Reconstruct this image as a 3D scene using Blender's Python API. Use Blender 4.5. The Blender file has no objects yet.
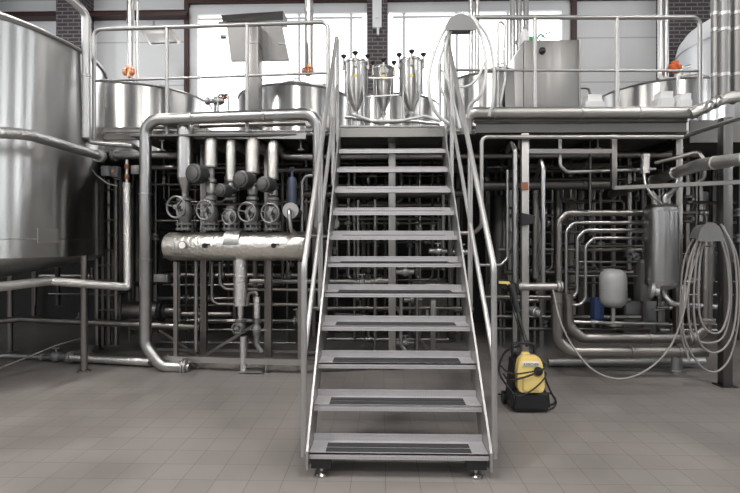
import bpy, bmesh, math, random
from mathutils import Vector, Matrix
V = Vector
PI = math.pi
random.seed(7)
FPX = 490.0; HY = 242.0; CAMZ = 1.4
TH = math.atan(12/490.0); CT, ST = math.cos(TH), math.sin(TH)
scene = bpy.context.scene
COL = scene.collection

def P(px, py, Y):                      # a photo pixel at world depth Y -> world point
    u = (px-370)/FPX
    t = Y/(CT+u*ST)
    return V((t*(-ST+u*CT), Y, CAMZ+(HY-py)/FPX*t))
def F(px):                             # front plane of the pipe frames (left half runs slightly away)
    return 5.05+0.0012*max(0, 320-px)
def Q(px, py, d=0.0): return P(px, py, F(px)+d)
def S(w, Y=5.05): return w*Y/FPX

# ------------------------------------------------------------------ materials
def new_mat(name):
    m = bpy.data.materials.new(name); m.use_nodes = True
    nt = m.node_tree; b = nt.nodes['Principled BSDF']
    return m, nt, b
def N(nt, t, **k):
    n = nt.nodes.new(t)
    for a, v in k.items(): setattr(n, a, v)
    return n
def plain(name, col, rough=0.5, metal=0.0, bump=0.0, bscale=60, var=0.0, vscale=4, stretch=None, coat=0.0):
    m, nt, b = new_mat(name)
    b.inputs['Base Color'].default_value = (*col, 1)
    b.inputs['Roughness'].default_value = rough
    b.inputs['Metallic'].default_value = metal
    if coat: b.inputs['Coat Weight'].default_value = coat
    tc = N(nt, 'ShaderNodeTexCoord'); mp = N(nt, 'ShaderNodeMapping')
    nt.links.new(tc.outputs['Object'], mp.inputs['Vector'])
    if stretch: mp.inputs['Scale'].default_value = stretch
    if var:
        n = N(nt, 'ShaderNodeTexNoise'); n.inputs['Scale'].default_value = vscale; n.inputs['Detail'].default_value = 5
        nt.links.new(mp.outputs['Vector'], n.inputs['Vector'])
        r = N(nt, 'ShaderNodeMapRange')
        r.inputs['From Min'].default_value = .3; r.inputs['From Max'].default_value = .7
        r.inputs['To Min'].default_value = max(0.02, rough-var); r.inputs['To Max'].default_value = rough+var
        nt.links.new(n.outputs['Fac'], r.inputs['Value']); nt.links.new(r.outputs['Result'], b.inputs['Roughness'])
    if bump:
        n2 = N(nt, 'ShaderNodeTexNoise'); n2.inputs['Scale'].default_value = bscale; n2.inputs['Detail'].default_value = 3
        nt.links.new(mp.outputs['Vector'], n2.inputs['Vector'])
        bp = N(nt, 'ShaderNodeBump'); bp.inputs['Strength'].default_value = bump; bp.inputs['Distance'].default_value = 0.01
        nt.links.new(n2.outputs['Fac'], bp.inputs['Height']); nt.links.new(bp.outputs['Normal'], b.inputs['Normal'])
    return m
MT = {}
MT['steel'] = plain('polished_steel', (.49, .485, .48), .29, 1, 0, 9, 0)
MT['tank'] = plain('tank_steel', (.63, .625, .615), .30, 1, .02, 60, .02, 8, (1, 1, .02))
MT['brushed'] = plain('brushed_steel', (.25, .245, .24), .42, 1, .1, 120, .08, 30, (1, 1, .03))
MT['dull'] = plain('dull_steel', (.30, .285, .27), .36, 1, 0, 20, .05)
MT['frame'] = plain('frame_steel', (.46, .45, .435), .42, 1, 0, 30, .08)
MT['rail'] = plain('satin_rail_steel', (.43, .425, .42), .40, .8, 0, 20, .04)
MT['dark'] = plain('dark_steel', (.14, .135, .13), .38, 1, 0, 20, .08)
MT['foil'] = plain('crinkled_foil', (.74, .73, .72), .33, 1, 1.0, 42, .04)
MT['foil2'] = plain('crinkled_foil_fine', (.66, .65, .63), .33, 1, 1.0, 80, .04)
MT['warm'] = plain('warm_foil', (.70, .68, .63), .33, 1, 1.0, 28, .04)
MT['cast'] = plain('cast_grey', (.22, .22, .22), .45, .6, .2, 60, .1)
MT['cdark'] = plain('motor_grey', (.085, .085, .088), .45, .5, .2, 60, .1)
MT['castl'] = plain('cast_light', (.38, .38, .37), .45, .8, .2, 60, .1)
MT['black'] = plain('black_plastic', (.012, .012, .013), .4)
MT['rubber'] = plain('black_rubber', (.02, .02, .02), .6)
MT['grip'] = plain('grip_tape', (.035, .035, .037), .85, 0, .4, 400)
MT['yellow'] = plain('yellow_plastic', (.90, .70, .25), .35, 0, .05, 30)
MT['hose'] = plain('white_hose', (.70, .71, .70), .35)
MT['ghose'] = plain('grey_hose', (.26, .25, .24), .4)
MT['blue'] = plain('blue_grey_paint', (.10, .12, .17), .4, .2)
MT['copper'] = plain('copper', (.72, .36, .22), .35, 1)
MT['orange'] = plain('orange_paint', (.75, .14, .03), .4)
MT['white'] = plain('white_paint', (.78, .78, .78), .45)
MT['vessel'] = plain('grey_enamel', (.33, .335, .34), .35, 0)
MT['pale'] = plain('pale_tank_paint', (.66, .67, .69), .3, .1)
MT['bluebox'] = plain('blue_paint', (.05, .09, .22), .4)
MT['green'] = plain('green_plastic', (.02, .35, .14), .4)
MT['rust'] = plain('rusty_steel', (.25, .11, .06), .8, 0, .3, 80)
MT['beige'] = plain('lit_gap_beige', (.62, .58, .48), .5)
MT['beam'] = plain('oxide_beam', (.045, .018, .016), .55)
MT['sticker'] = plain('yellow_sticker', (.85, .70, .10), .5)
MT['dial'] = plain('dial_white', (.85, .85, .84), .3)
MT['deck'] = plain('deck_plate', (.13, .125, .12), .5, .7, .1, 60)
MT['sill'] = plain('window_frame_white', (.80, .81, .82), .5)
MT['shade_back'] = plain('shade_backdrop_dark', (.045, .042, .040), .7)  # shade put into the colour of the sheet under the platform
MT['ceiling'] = plain('ceiling_paint', (.14, .14, .145), .8)
MT['shell'] = plain('hall_wall', (.12, .12, .125), .8)

def aniso(m, a, axis='Z'):
    nt = MT[m].node_tree; b = nt.nodes['Principled BSDF']; tg = N(nt, 'ShaderNodeTangent', direction_type='RADIAL', axis=axis)
    b.inputs['Anisotropic'].default_value = a; b.inputs['Anisotropic Rotation'].default_value = .25; nt.links.new(tg.outputs[0], b.inputs['Tangent'])
aniso('tank', .95)

# tread nosing plate: raised dimples
m, nt, b = new_mat('dimpled_plate'); MT['dimple'] = m
b.inputs['Base Color'].default_value = (.50, .49, .505, 1); b.inputs['Metallic'].default_value = .45; b.inputs['Roughness'].default_value = .42
tc = N(nt, 'ShaderNodeTexCoord'); vo = N(nt, 'ShaderNodeTexVoronoi'); vo.inputs['Scale'].default_value = 55; vo.inputs['Randomness'].default_value = .1
nt.links.new(tc.outputs['Object'], vo.inputs['Vector'])
bp = N(nt, 'ShaderNodeBump'); bp.inputs['Strength'].default_value = .9; bp.inputs['Distance'].default_value = .004; bp.invert = True
nt.links.new(vo.outputs['Distance'], bp.inputs['Height']); nt.links.new(bp.outputs['Normal'], b.inputs['Normal'])

# floor tiles
m, nt, b = new_mat('floor_tiles'); MT['floor'] = m
tc = N(nt, 'ShaderNodeTexCoord'); br = N(nt, 'ShaderNodeTexBrick', offset=0.0)
mp = N(nt, 'ShaderNodeMapping'); nt.links.new(tc.outputs['Object'], mp.inputs['Vector']); nt.links.new(mp.outputs['Vector'], br.inputs['Vector'])
mp.inputs['Location'].default_value = (.03, .04, 0)
br.inputs['Scale'].default_value = 1.0; br.inputs['Brick Width'].default_value = .2; br.inputs['Row Height'].default_value = .2
br.inputs['Mortar Size'].default_value = .0022; br.inputs['Mortar Smooth'].default_value = .3
br.inputs['Color1'].default_value = (.205, .188, .178, 1); br.inputs['Color2'].default_value = (.225, .208, .197, 1); br.inputs['Mortar'].default_value = (.115, .101, .094, 1)
nz = N(nt, 'ShaderNodeTexNoise'); nz.inputs['Scale'].default_value = 1.3; nz.inputs['Detail'].default_value = 6
nt.links.new(tc.outputs['Object'], nz.inputs['Vector'])
mx = N(nt, 'ShaderNodeMix', data_type='RGBA', blend_type='MULTIPLY'); mx.inputs['Factor'].default_value = 1
rg = N(nt, 'ShaderNodeMapRange'); rg.inputs['From Min'].default_value = .3; rg.inputs['From Max'].default_value = .7; rg.inputs['To Min'].default_value = .84; rg.inputs['To Max'].default_value = 1.12
nt.links.new(nz.outputs['Fac'], rg.inputs['Value'])
nt.links.new(br.outputs['Color'], mx.inputs[6]); nt.links.new(rg.outputs['Result'], mx.inputs[7])
nt.links.new(mx.outputs[2], b.inputs['Base Color'])
rr = N(nt, 'ShaderNodeMapRange'); rr.inputs['From Min'].default_value = .3; rr.inputs['From Max'].default_value = .7; rr.inputs['To Min'].default_value = .30; rr.inputs['To Max'].default_value = .48
nt.links.new(nz.outputs['Fac'], rr.inputs['Value']); nt.links.new(rr.outputs['Result'], b.inputs['Roughness'])
bp = N(nt, 'ShaderNodeBump'); bp.inputs['Strength'].default_value = .35; bp.inputs['Distance'].default_value = .002; bp.invert = True
nt.links.new(br.outputs['Fac'], bp.inputs['Height']); nt.links.new(bp.outputs['Normal'], b.inputs['Normal'])

def brick_mat(name, c1, c2, mort, w, h, ms=.012):
    m, nt, b = new_mat(name)
    tc = N(nt, 'ShaderNodeTexCoord'); sp = N(nt, 'ShaderNodeSeparateXYZ'); cb = N(nt, 'ShaderNodeCombineXYZ'); ad = N(nt, 'ShaderNodeMath', operation='ADD')
    nt.links.new(tc.outputs['Object'], sp.inputs[0]); nt.links.new(sp.outputs['X'], ad.inputs[0]); nt.links.new(sp.outputs['Y'], ad.inputs[1])
    nt.links.new(ad.outputs[0], cb.inputs['X']); nt.links.new(sp.outputs['Z'], cb.inputs['Y'])
    br = N(nt, 'ShaderNodeTexBrick'); nt.links.new(cb.outputs[0], br.inputs['Vector'])
    br.inputs['Scale'].default_value = 1; br.inputs['Brick Width'].default_value = w; br.inputs['Row Height'].default_value = h; br.inputs['Mortar Size'].default_value = ms
    br.inputs['Color1'].default_value = (*c1, 1); br.inputs['Color2'].default_value = (*c2, 1); br.inputs['Mortar'].default_value = (*mort, 1)
    nt.links.new(br.outputs['Color'], b.inputs['Base Color']); b.inputs['Roughness'].default_value = .6
    bp = N(nt, 'ShaderNodeBump'); bp.inputs['Strength'].default_value = .5; bp.inputs['Distance'].default_value = .01; bp.invert = True
    nt.links.new(br.outputs['Fac'], bp.inputs['Height']); nt.links.new(bp.outputs['Normal'], b.inputs['Normal'])
    return m
MT['brick'] = brick_mat('dark_brick', (.040, .030, .034), (.055, .042, .046), (.17, .16, .165), .25, .085)
# wall panels: pale with horizontal seams
m, nt, b = new_mat('wall_panel'); MT['panel'] = m
tc = N(nt, 'ShaderNodeTexCoord'); sp = N(nt, 'ShaderNodeSeparateXYZ'); nt.links.new(tc.outputs['Object'], sp.inputs[0])
wv = N(nt, 'ShaderNodeMath', operation='MODULO'); wv.inputs[1].default_value = 1.0; nt.links.new(sp.outputs['Z'], wv.inputs[0])
lt = N(nt, 'ShaderNodeMath', operation='LESS_THAN'); lt.inputs[1].default_value = .03; nt.links.new(wv.outputs[0], lt.inputs[0])
mx = N(nt, 'ShaderNodeMix', data_type='RGBA'); nt.links.new(lt.outputs[0], mx.inputs['Factor'])
mx.inputs[6].default_value = (.74, .75, .76, 1); mx.inputs[7].default_value = (.5, .51, .52, 1)
nt.links.new(mx.outputs[2], b.inputs['Base Color']); b.inputs['Roughness'].default_value = .6
def emit(name, col, s):
    m, nt, b = new_mat(name)
    b.inputs['Base Color'].default_value = (0, 0, 0, 1); b.inputs['Roughness'].default_value = .3
    b.inputs['Emission Color'].default_value = (*col, 1); b.inputs['Emission Strength'].default_value = s
    return m
MT['sky'] = emit('bright_overcast_pane', (.97, .985, 1), 3.2)
MT['skyf'] = emit('daylit_pane', (.95, .975, 1), 5.0)
MT['streak_pane'] = emit('added_streak_pane', (.95, .975, 1), 13.0)  # glow of the added side panels that streak the tanks
MT['lampe'] = emit('lamp_tube', (1, .97, .93), 3.0)

# ------------------------------------------------------------------ mesh builder
class B:
    def __init__(s): s.bm = bmesh.new()
    def box(s, c, size, rot=None, bev=0):
        g = bmesh.ops.create_cube(s.bm, size=1.0); vs = g['verts']
        M = Matrix.Translation(V(c)) @ (rot.to_4x4() if rot else Matrix()) @ Matrix.Diagonal((*size, 1))
        bmesh.ops.transform(s.bm, matrix=M, verts=vs)
        if bev:
            es = list({e for v in vs for e in v.link_edges})
            bmesh.ops.bevel(s.bm, geom=es, offset=bev, segments=2, affect='EDGES', profile=.5)
        return s
    def bar(s, a, b, w, h):            # rectangular bar between two points; w horizontal, h other way
        a, b = V(a), V(b); d = (b-a); L = d.length; d.normalize()
        up = V((0, 0, 1)) if abs(d.z) < .9 else V((0, 1, 0))
        x = d.cross(up).normalized(); z = x.cross(d)
        R = Matrix((x, d, z)).transposed()
        return s.box((a+b)/2, (w, L, h), R)
    def tube(s, pts, r, seg=12, bend=None, caps=True, closed=False):
        pts = [V(p) for p in pts]
        path = fillet(pts, bend if bend is not None else 2.2*r)
        rings = []; n = len(path)
        t0 = (path[1]-path[0]).normalized()
        up = V((0, 0, 1)) if abs(t0.z) < .9 else V((0, 1, 0))
        nx = t0.cross(up).normalized()
        for i, p in enumerate(path):
            if i == 0: t = t0
            elif i == n-1: t = (path[-1]-path[-2]).normalized()
            else: t = ((path[i+1]-p).normalized()+(p-path[i-1]).normalized()).normalized()
            nx = (nx-t*nx.dot(t)).normalized(); ny = t.cross(nx)
            rings.append([s.bm.verts.new(p+(nx*math.cos(a)+ny*math.sin(a))*r) for a in [2*PI*k/seg for k in range(seg)]])
        for i in range(n-1):
            for k in range(seg):
                s.bm.faces.new((rings[i][k], rings[i][(k+1) % seg], rings[i+1][(k+1) % seg], rings[i+1][k]))
        if caps:
            s.bm.faces.new(rings[0][::-1]); s.bm.faces.new(rings[-1])
        return s
    def cyl(s, a, b, r, r2=None, seg=20):
        return s.lathe(a, V(b)-V(a), [(r, 0), (r2 if r2 is not None else r, (V(b)-V(a)).length)], seg)
    def lathe(s, o, ax, prof, seg=24, cap=True):
        o = V(o); ax = V(ax).normalized()
        up = V((0, 0, 1)) if abs(ax.z) < .9 else V((0, 1, 0))
        x = ax.cross(up).normalized(); y = ax.cross(x)
        rings = []
        for r, h in prof:
            rings.append([s.bm.verts.new(o+ax*h+(x*math.cos(a)+y*math.sin(a))*max(r, 1e-4)) for a in [2*PI*k/seg for k in range(seg)]])
        for i in range(len(rings)-1):
            for k in range(seg):
                s.bm.faces.new((rings[i][k], rings[i+1][k], rings[i+1][(k+1) % seg], rings[i][(k+1) % seg]))
        if cap:
            s.bm.faces.new(rings[0]); s.bm.faces.new(rings[-1][::-1])
        return s
    def torus(s, c, ax, R, r, seg=24, rs=8):
        c = V(c); ax = V(ax).normalized()
        up = V((0, 0, 1)) if abs(ax.z) < .9 else V((0, 1, 0))
        x = ax.cross(up).normalized(); y = ax.cross(x); rings = []
        for i in range(seg):
            a = 2*PI*i/seg; d = x*math.cos(a)+y*math.sin(a)
            rings.append([s.bm.verts.new(c+d*(R+r*math.cos(b))+ax*r*math.sin(b)) for b in [2*PI*k/rs for k in range(rs)]])
        for i in range(seg):
            for k in range(rs):
                s.bm.faces.new((rings[i][k], rings[(i+1) % seg][k], rings[(i+1) % seg][(k+1) % rs], rings[i][(k+1) % rs]))
        return s
    def poly(s, pts, th):              # a plate: polygon points extruded by vector th
        a = [s.bm.verts.new(V(p)) for p in pts]; b = [s.bm.verts.new(V(p)+V(th)) for p in pts]; n = len(a)
        s.bm.faces.new(a[::-1]); s.bm.faces.new(b)
        for i in range(n): s.bm.faces.new((a[i], a[(i+1) % n], b[(i+1) % n], b[i]))
        return s
def fillet(pts, rad):
    if rad <= 0 or len(pts) < 3: return pts
    out = [pts[0]]
    for i in range(1, len(pts)-1):
        p0, p, p1 = pts[i-1], pts[i], pts[i+1]
        a = p0-p; b = p1-p; la, lb = a.length, b.length
        a.normalize(); b.normalize()
        ang = a.angle(b)
        if ang > PI-.05: out.append(p); continue
        t = min(rad/math.tan(ang/2), la*.49, lb*.49)
        k = 7 if ang < 2.4 else 4
        A = p+a*t; C = p+b*t
        rr = t*math.tan(ang/2)
        ctr = p+(a+b).normalized()*(rr/math.sin(ang/2))
        va, vc = A-ctr, C-ctr
        tot = va.angle(vc)
        for j in range(k+1):
            f = j/k
            out.append(ctr+(va*math.sin((1-f)*tot)+vc*math.sin(f*tot))/math.sin(tot))
    out.append(pts[-1])
    return out
def smooth_curve(pts, n=8):            # Catmull-Rom through points
    pts = [V(p) for p in pts]; q = [pts[0]*2-pts[1]]+pts+[pts[-1]*2-pts[-2]]; out = []
    for i in range(1, len(q)-2):
        for j in range(n):
            t = j/n
            out.append(.5*((2*q[i])+(q[i+1]-q[i-1])*t+(2*q[i-1]-5*q[i]+4*q[i+1]-q[i+2])*t*t+(3*q[i]-q[i-1]-3*q[i+1]+q[i+2])*t**3))
    out.append(pts[-1]); return out
ORG = {}
def emitobj(name, b, mat, parent=None, label=None, cat=None, group=None, kind=None, flat=False):
    bmesh.ops.recalc_face_normals(b.bm, faces=b.bm.faces)
    me = bpy.data.meshes.new(name)
    if parent is None:
        xs = [v.co.x for v in b.bm.verts]; ys = [v.co.y for v in b.bm.verts]; zs = [v.co.z for v in b.bm.verts]
        org = V(((min(xs)+max(xs))/2, (min(ys)+max(ys))/2, min(zs)))
    else: org = ORG[parent.name]
    bmesh.ops.translate(b.bm, verts=b.bm.verts, vec=-org)
    b.bm.to_mesh(me); b.bm.free()
    if not flat:
        me.shade_smooth(); me.set_sharp_from_angle(angle=math.radians(38))
    me.materials.append(MT[mat])
    o = bpy.data.objects.new(name, me); COL.objects.link(o)
    if parent is None: o.location = org
    else: o.parent = parent
    ORG[o.name] = org
    setp(o, label, cat, group, kind)
    return o
def setp(o, label=None, cat=None, group=None, kind=None):
    if label: o['label'] = label
    if cat: o['category'] = cat
    if group: o['group'] = group
    if kind: o['kind'] = kind
def thing(name, label, cat, loc, group=None):
    o = bpy.data.objects.new(name, None); COL.objects.link(o); o.location = loc; o.empty_display_size = .1
    ORG[o.name] = V(loc); setp(o, label, cat, group); return o
def struct(name, b, mat): return emitobj(name, b, mat, kind='structure')

def pipe(label, w, mat, pts, name='steel_pipe', fl=(), bend=None, cat='pipe', group=None, seg=14, raw=False, fmat=None, ref=None):
    """pts: (px, py, d) against the frame plane (or world Y when raw); w in px; fl: (segment, t, length_px, kind)"""
    W = [(P(*p) if raw else Q(*p)) for p in pts]
    Ym = ref or sum(p.y for p in W)/len(W)
    r = w/2*Ym/FPX
    b = B(); b.tube(W, r, seg, bend*Ym/FPX if bend is not None else None)
    o = emitobj(name, b, mat, None, label, cat, group)
    for f in fl:
        i, t, L = f[:3]; kd = f[3] if len(f) > 3 else 'clamp'
        a = W[i].lerp(W[i+1], t); d = (W[i+1]-W[i]).normalized(); h = L*Ym/FPX/2
        fb = B()
        if kd == 'flange':
            fb.lathe(a-d*h, d, [(r*1.45, 0), (r*1.5, .15*h), (r*1.5, .85*h), (r*1.12, .9*h), (r*1.12, 1.1*h), (r*1.5, 1.15*h), (r*1.5, 1.9*h), (r*1.4, 2*h)], 18)
        elif kd == 'valve_body':
            fb.lathe(a-d*h, d, [(r*1.2, 0), (r*1.2, .3*h), (r*1.7, .6*h), (r*1.8, h), (r*1.7, 1.4*h), (r*1.2, 1.7*h), (r*1.2, 2*h)], 18)
            hv = d.cross(V((0, 1, 0))); hv = hv.normalized() if hv.length > .1 else V((0, 0, 1))
            if hv.z < 0: hv = -hv
            fb.cyl(a, a+hv*r*3, r*.35, None, 8); fb.box(a+hv*r*3, (r*2.4, r*.5, r*.5))
        else:
            fb.lathe(a-d*h, d, [(r*1.02, 0), (r*1.13, .3*h), (r*1.13, 1.7*h), (r*1.02, 2*h)], 18)
        emitobj(kd, fb, fmat or ('castl' if kd != 'clamp' else mat), o)
    return o

# ------------------------------------------------------------------ setting
XL, XR, YB, YF, ZC = -9.0, 9.5, 11.2, -7.0, 7.6
struct('floor', B().box(((XL+XR)/2, (YB+YF)/2, -.05), (XR-XL, YB-YF+.4, .1)), 'floor')
struct('ceiling', B().box(((XL+XR)/2, (YB+YF)/2, ZC+.05), (XR-XL+.4, YB-YF+.4, .1)), 'ceiling')
struct('wall_left', B().box((XL-.1, (YB+YF)/2, ZC/2), (.2, YB-YF+.4, ZC)), 'shell')
struct('wall_right', B().box((XR+.1, (YB+YF)/2, ZC/2), (.2, YB-YF+.4, ZC)), 'shell')
# back wall with two openings for the bright windows
def wx(px): return P(px, 100, YB).x
def wz(py): return P(382, py, YB).z
WZ0, WZ1 = 3.3, wz(6)
X = [XL, wx(190), wx(369), wx(386), wx(570), XR]
b = B()
for i in (0, 2, 4): b.box(((X[i]+X[i+1])/2, YB+.1, ZC/2), (X[i+1]-X[i], .2, ZC))
for i in (1, 3):
    b.box(((X[i]+X[i+1])/2, YB+.1, WZ0/2), (X[i+1]-X[i], .2, WZ0))
    b.box(((X[i]+X[i+1])/2, YB+.1, (WZ1+ZC)/2), (X[i+1]-X[i], .2, ZC-WZ1))
struct('wall_back', b, 'panel')
def window(n, x0, x1, muls, lab):
    b = B(); fw = .16
    b.box(((x0+x1)/2, YB+.05, WZ1-fw/2), (x1-x0, .16, fw)); b.box(((x0+x1)/2, YB+.05, WZ1-fw-.09), (x1-x0-.3, .08, .05))
    b.box(((x0+x1)/2, YB+.05, WZ0+fw/2), (x1-x0, .16, fw))
    for x, q_ in ((x0, 1.2 if n == 1 else .3), (x1, .3 if n == 1 else 1.2)): b.box((x+fw*q_/2*(1 if x == x0 else -1), YB+.045, (WZ0+WZ1)/2), (fw*q_, .16, WZ1-WZ0-.002))
    for x in muls: b.box((x, YB+.06, (WZ0+WZ1)/2), (.055, .07, WZ1-WZ0))
    o = emitobj('window_%d' % n, b, 'sill', kind='structure', label=lab)
    p = B().box(((x0+x1)/2, YB+.12, (WZ0+WZ1)/2), (x1-x0, .012, WZ1-WZ0)); emitobj('pane', p, 'sky', o)
window(1, X[1], X[2], [wx(299), wx(351)], 'bright window left of the brick column')
window(2, X[3], X[4], [wx(404), wx(457), wx(508)], 'bright window right of the brick column')
def zz(py, Y=YB): return P(382, py, Y).z
# brick columns and oxide red steel
for n, (a, c, y0) in enumerate(((56, 82, YB-.45), (367, 387.5, YB-.28), (669, 714, YB-.5))):
    xa, xc = P(a, 50, y0).x, P(c, 50, y0).x
    emitobj('pillar', B().box(((xa+xc)/2, (y0+YB)/2, ZC/2), (xc-xa, YB-y0, ZC)), 'brick', kind='structure')
dz0 = P(377, 27, 10.8).z
emitobj('trim_3', B().box((P(377, 20, 10.8).x, 10.86, (dz0+ZC)/2), (.2, .1, ZC-dz0)).box((P(377, 20, 10.8).x, 10.8, (dz0+ZC)/2+.1), (.06, .06, ZC-dz0-.2)).box((P(378, 30, 10.8).x, 10.84, dz0-.06), (.05, .05, .2)), 'sill', kind='structure', label='white conduit down the brick column')
b = B()
for z in (zz(11, YB-.2),): b.box(((XL+X[1])/2, YB-.2, z), (X[1]-XL, .05, .11)); b.box(((XL+X[1])/2, YB-.13, z+.05), (X[1]-XL, .25, .015)); b.box(((XL+X[1])/2, YB-.13, z-.05), (X[1]-XL, .25, .015))
struct('trim_1', b, 'beam')
b = B(); b.box((X[1]-.05, YB-.05, 4.6), (.1, .1, 5.6)); b.box((X[4]+.06, YB-.05, 4.6), (.12, .1, 5.6))
b.box(((X[4]+wx(669))/2, YB-.05, zz(1)), (wx(669)-X[4], .1, .12)); b.box(((X[1]+X[4])/2, YB-.05, WZ1+.13), (X[4]-X[1], .1, .1))
struct('trim_2', b, 'beam')
# wall behind the camera with tall daylit windows
WF = [(-8.0, -7.4), (-6.0, -5.4), (-3.4, -2.6), (-.5, .5), (2.6, 3.4), (5.2, 5.8), (7.4, 8.0)]
b = B(); xs = [XL]+[v for w in WF for v in w]+[XR]
FZ0, FZ1 = 2.6, 6.9
for i in range(0, len(xs), 2): b.box(((xs[i]+xs[i+1])/2, YF-.1, ZC/2), (xs[i+1]-xs[i], .2, ZC))
for w in WF:
    b.box(((w[0]+w[1])/2, YF-.1, FZ0/2), (w[1]-w[0], .2, FZ0)); b.box(((w[0]+w[1])/2, YF-.1, (FZ1+ZC)/2), (w[1]-w[0], .2, ZC-FZ1))
struct('wall_front', b, 'shell')
for i, w in enumerate(WF):
    b = B(); cx = (w[0]+w[1])/2
    for x in (w[0]+.04, w[1]-.04): b.box((x, YF-.05, (FZ0+FZ1)/2), (.08, .1, FZ1-FZ0))
    for z in (FZ0+.04, (FZ0+FZ1)/2, FZ1-.04): b.box((cx, YF-.05, z), (w[1]-w[0], .1, .08))
    o = emitobj('window_%d' % (i+3), b, 'sill', kind='structure')
    emitobj('pane', B().box((cx, YF-.12, (FZ0+FZ1)/2), (w[1]-w[0], .01, FZ1-FZ0)), 'skyf', o)
# unseen glowing window panels added on the side walls to streak the tanks
for i, (xw, sg) in enumerate(((XL, 1), (XR, -1))):
    for j, yy in enumerate((-3.6, -.6, 2.4, 4.6, 6.6, 8.8)):
        o = emitobj('window_%d' % (10+6*i+j), B().box((xw+sg*.03, yy, 4.4), (.06, .75, 4.2)), 'sill', kind='structure')
        emitobj('pane', B().box((xw+sg*.065, yy, 4.4), (.01, .42, 4.0)), 'streak_pane', o)
# ceiling lamps of the hall
for k, (x, y) in enumerate(((-5.2, 1.2), (0, 1.2), (5.2, 1.2), (-5.2, -3), (0, -3), (5.2, -3), (-5.2, 8.2), (0, 8.2), (5.2, 8.2))):
    o = emitobj('ceiling_lamp', B().box((x, y, ZC-.06), (.30, 2.4, .12), bev=.02), 'white', None,
                'long white batten lamp on the hall ceiling above the brewing tanks', 'lamp', 'batten lamps on the hall ceiling')
    for s in (-1, 1): emitobj('lamp_tube', B().cyl((x+s*.07, y-1.1, ZC-.14), (x+s*.07, y+1.1, ZC-.14), .022, None, 10), 'lampe', o)
def area(name, loc, sx, sy, e, rot, col=(1, 1, 1)):
    l = bpy.data.lights.new(name, 'AREA'); l.shape = 'RECTANGLE'; l.size = sx; l.size_y = sy; l.energy = e; l.color = col
    o = bpy.data.objects.new(name, l); COL.objects.link(o); o.location = loc; o.rotation_euler = rot
    return o
for x, y, e in ((-5.2, 1.2, 440), (0, 1.2, 230), (5.2, 1.2, 190), (0, -3, 200), (-5.2, -3, 220), (5.2, -3, 150), (-5.2, 8.2, 60), (0, 8.2, 50), (5.2, 8.2, 60)):
    area('ceiling_lamp_light', (x, y, ZC-.2), .3, 2.3, e, (0, 0, 0), (1, .96, .92))

# ------------------------------------------------------------------ staircase
def sZ(i): return 490*(.00591+.000409*(11-i))
def sH(i): return .150+.2175*(11-i)
W2 = .535; SX = .098
st = thing('staircase', 'steel open-riser staircase with eleven gripped treads climbing to the platform', 'staircase', (SX, 4.0, 0))
for i in range(1, 12):
    y, z = sZ(i), sH(i); dp = .19
    b = B(); b.box((SX, y+dp/2, z-.004), (2*W2-.012, dp, .008)); b.box((SX, y+.004, z-.018), (2*W2-.012, .008, .036)); b.box((SX, y+dp, z+.022), (2*W2-.012, .006, .042))
    b.box((SX, y+.02, z-.034), (2*W2-.013, .03, .005))
    t = emitobj('tread', b, 'dimple', st)
    for k in (0, 1): emitobj('grip_strip', B().box((SX, y+.045+k*.07, z+.0025), (2*W2*.81, .055, .004), bev=.001), 'grip', t, 'black anti-slip strip')
y0, z0 = sZ(11), sH(11); y1, z1 = sZ(1), sH(1); sl = Vector((0, y1-y0, z1-z0)).normalized()
for s in (-1, 1):
    x = SX+s*(W2-.003)
    A = V((x, y0-.03, z0+.02)); T = V((x, y1+.12, sH(0)+.03))
    pts = [A, T, (x, y1+.26, sH(0)+.03), (x, y1+.26, sH(0)-.24), (x, y0+.24, .06), (x, y0-.03, .06)]
    emitobj('stringer', B().poly(pts, (s*.013, 0, 0)), 'rail', st)
    f = B(); fx = SX+s*(W2-.075)
    f.box((fx, y0+.035, .085), (.12, .06, .06)); ft = emitobj('levelling_foot', f, 'black', st)
    emitobj('foot_disc', B().lathe((fx, y0+.035, 0), (0, 0, 1), [(.036, 0), (.036, .012), (.016, .026), (.011, .03), (.011, .07)]), 'steel', ft)
# handrails
def rail3(s):
    x = SX+s*(W2+.028)
    lb = 'left' if s < 0 else 'right'
    hr = V((x, y0-.0, z0)); top = V((x+s*.0, sZ(0)-.08, sH(0)+.965))
    k = V((x, y0+.02, z0+1.11))
    b = B(); b.tube([V((x, y0, z0-.02)), k, top, top-V((0, -.09, 0)), V((x, sZ(0)+.01, sH(0)-.1))], .0185, 14, .11)
    h = emitobj('handrail', b, 'rail', st); ORG[h.name] = ORG[st.name]
    emitobj('knee_rail', B().tube([V((x, y0+.02, z0+.56)), V((x, sZ(0)-.04, sH(0)+.47))], .016, 12), 'rail', h)
    for f in (.36, .80):
        yy = y0+(sZ(0)-y0)*f; zb = z0+(sH(0)-z0)*f
        emitobj('post', B().cyl((x, yy, zb-.12), (x, yy, zb+1.06), .019, None, 12), 'rail', h)
        emitobj('rosette', B().cyl((x-s*.02, yy, zb-.06), (x, yy, zb-.06), .028, None, 14), 'steel', h)
    emitobj('rosette', B().cyl((x-s*.02, y0+.01, z0), (x, y0+.01, z0), .025, None, 12), 'steel', h)
    return h
rail3(-1); rail3(1)

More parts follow.
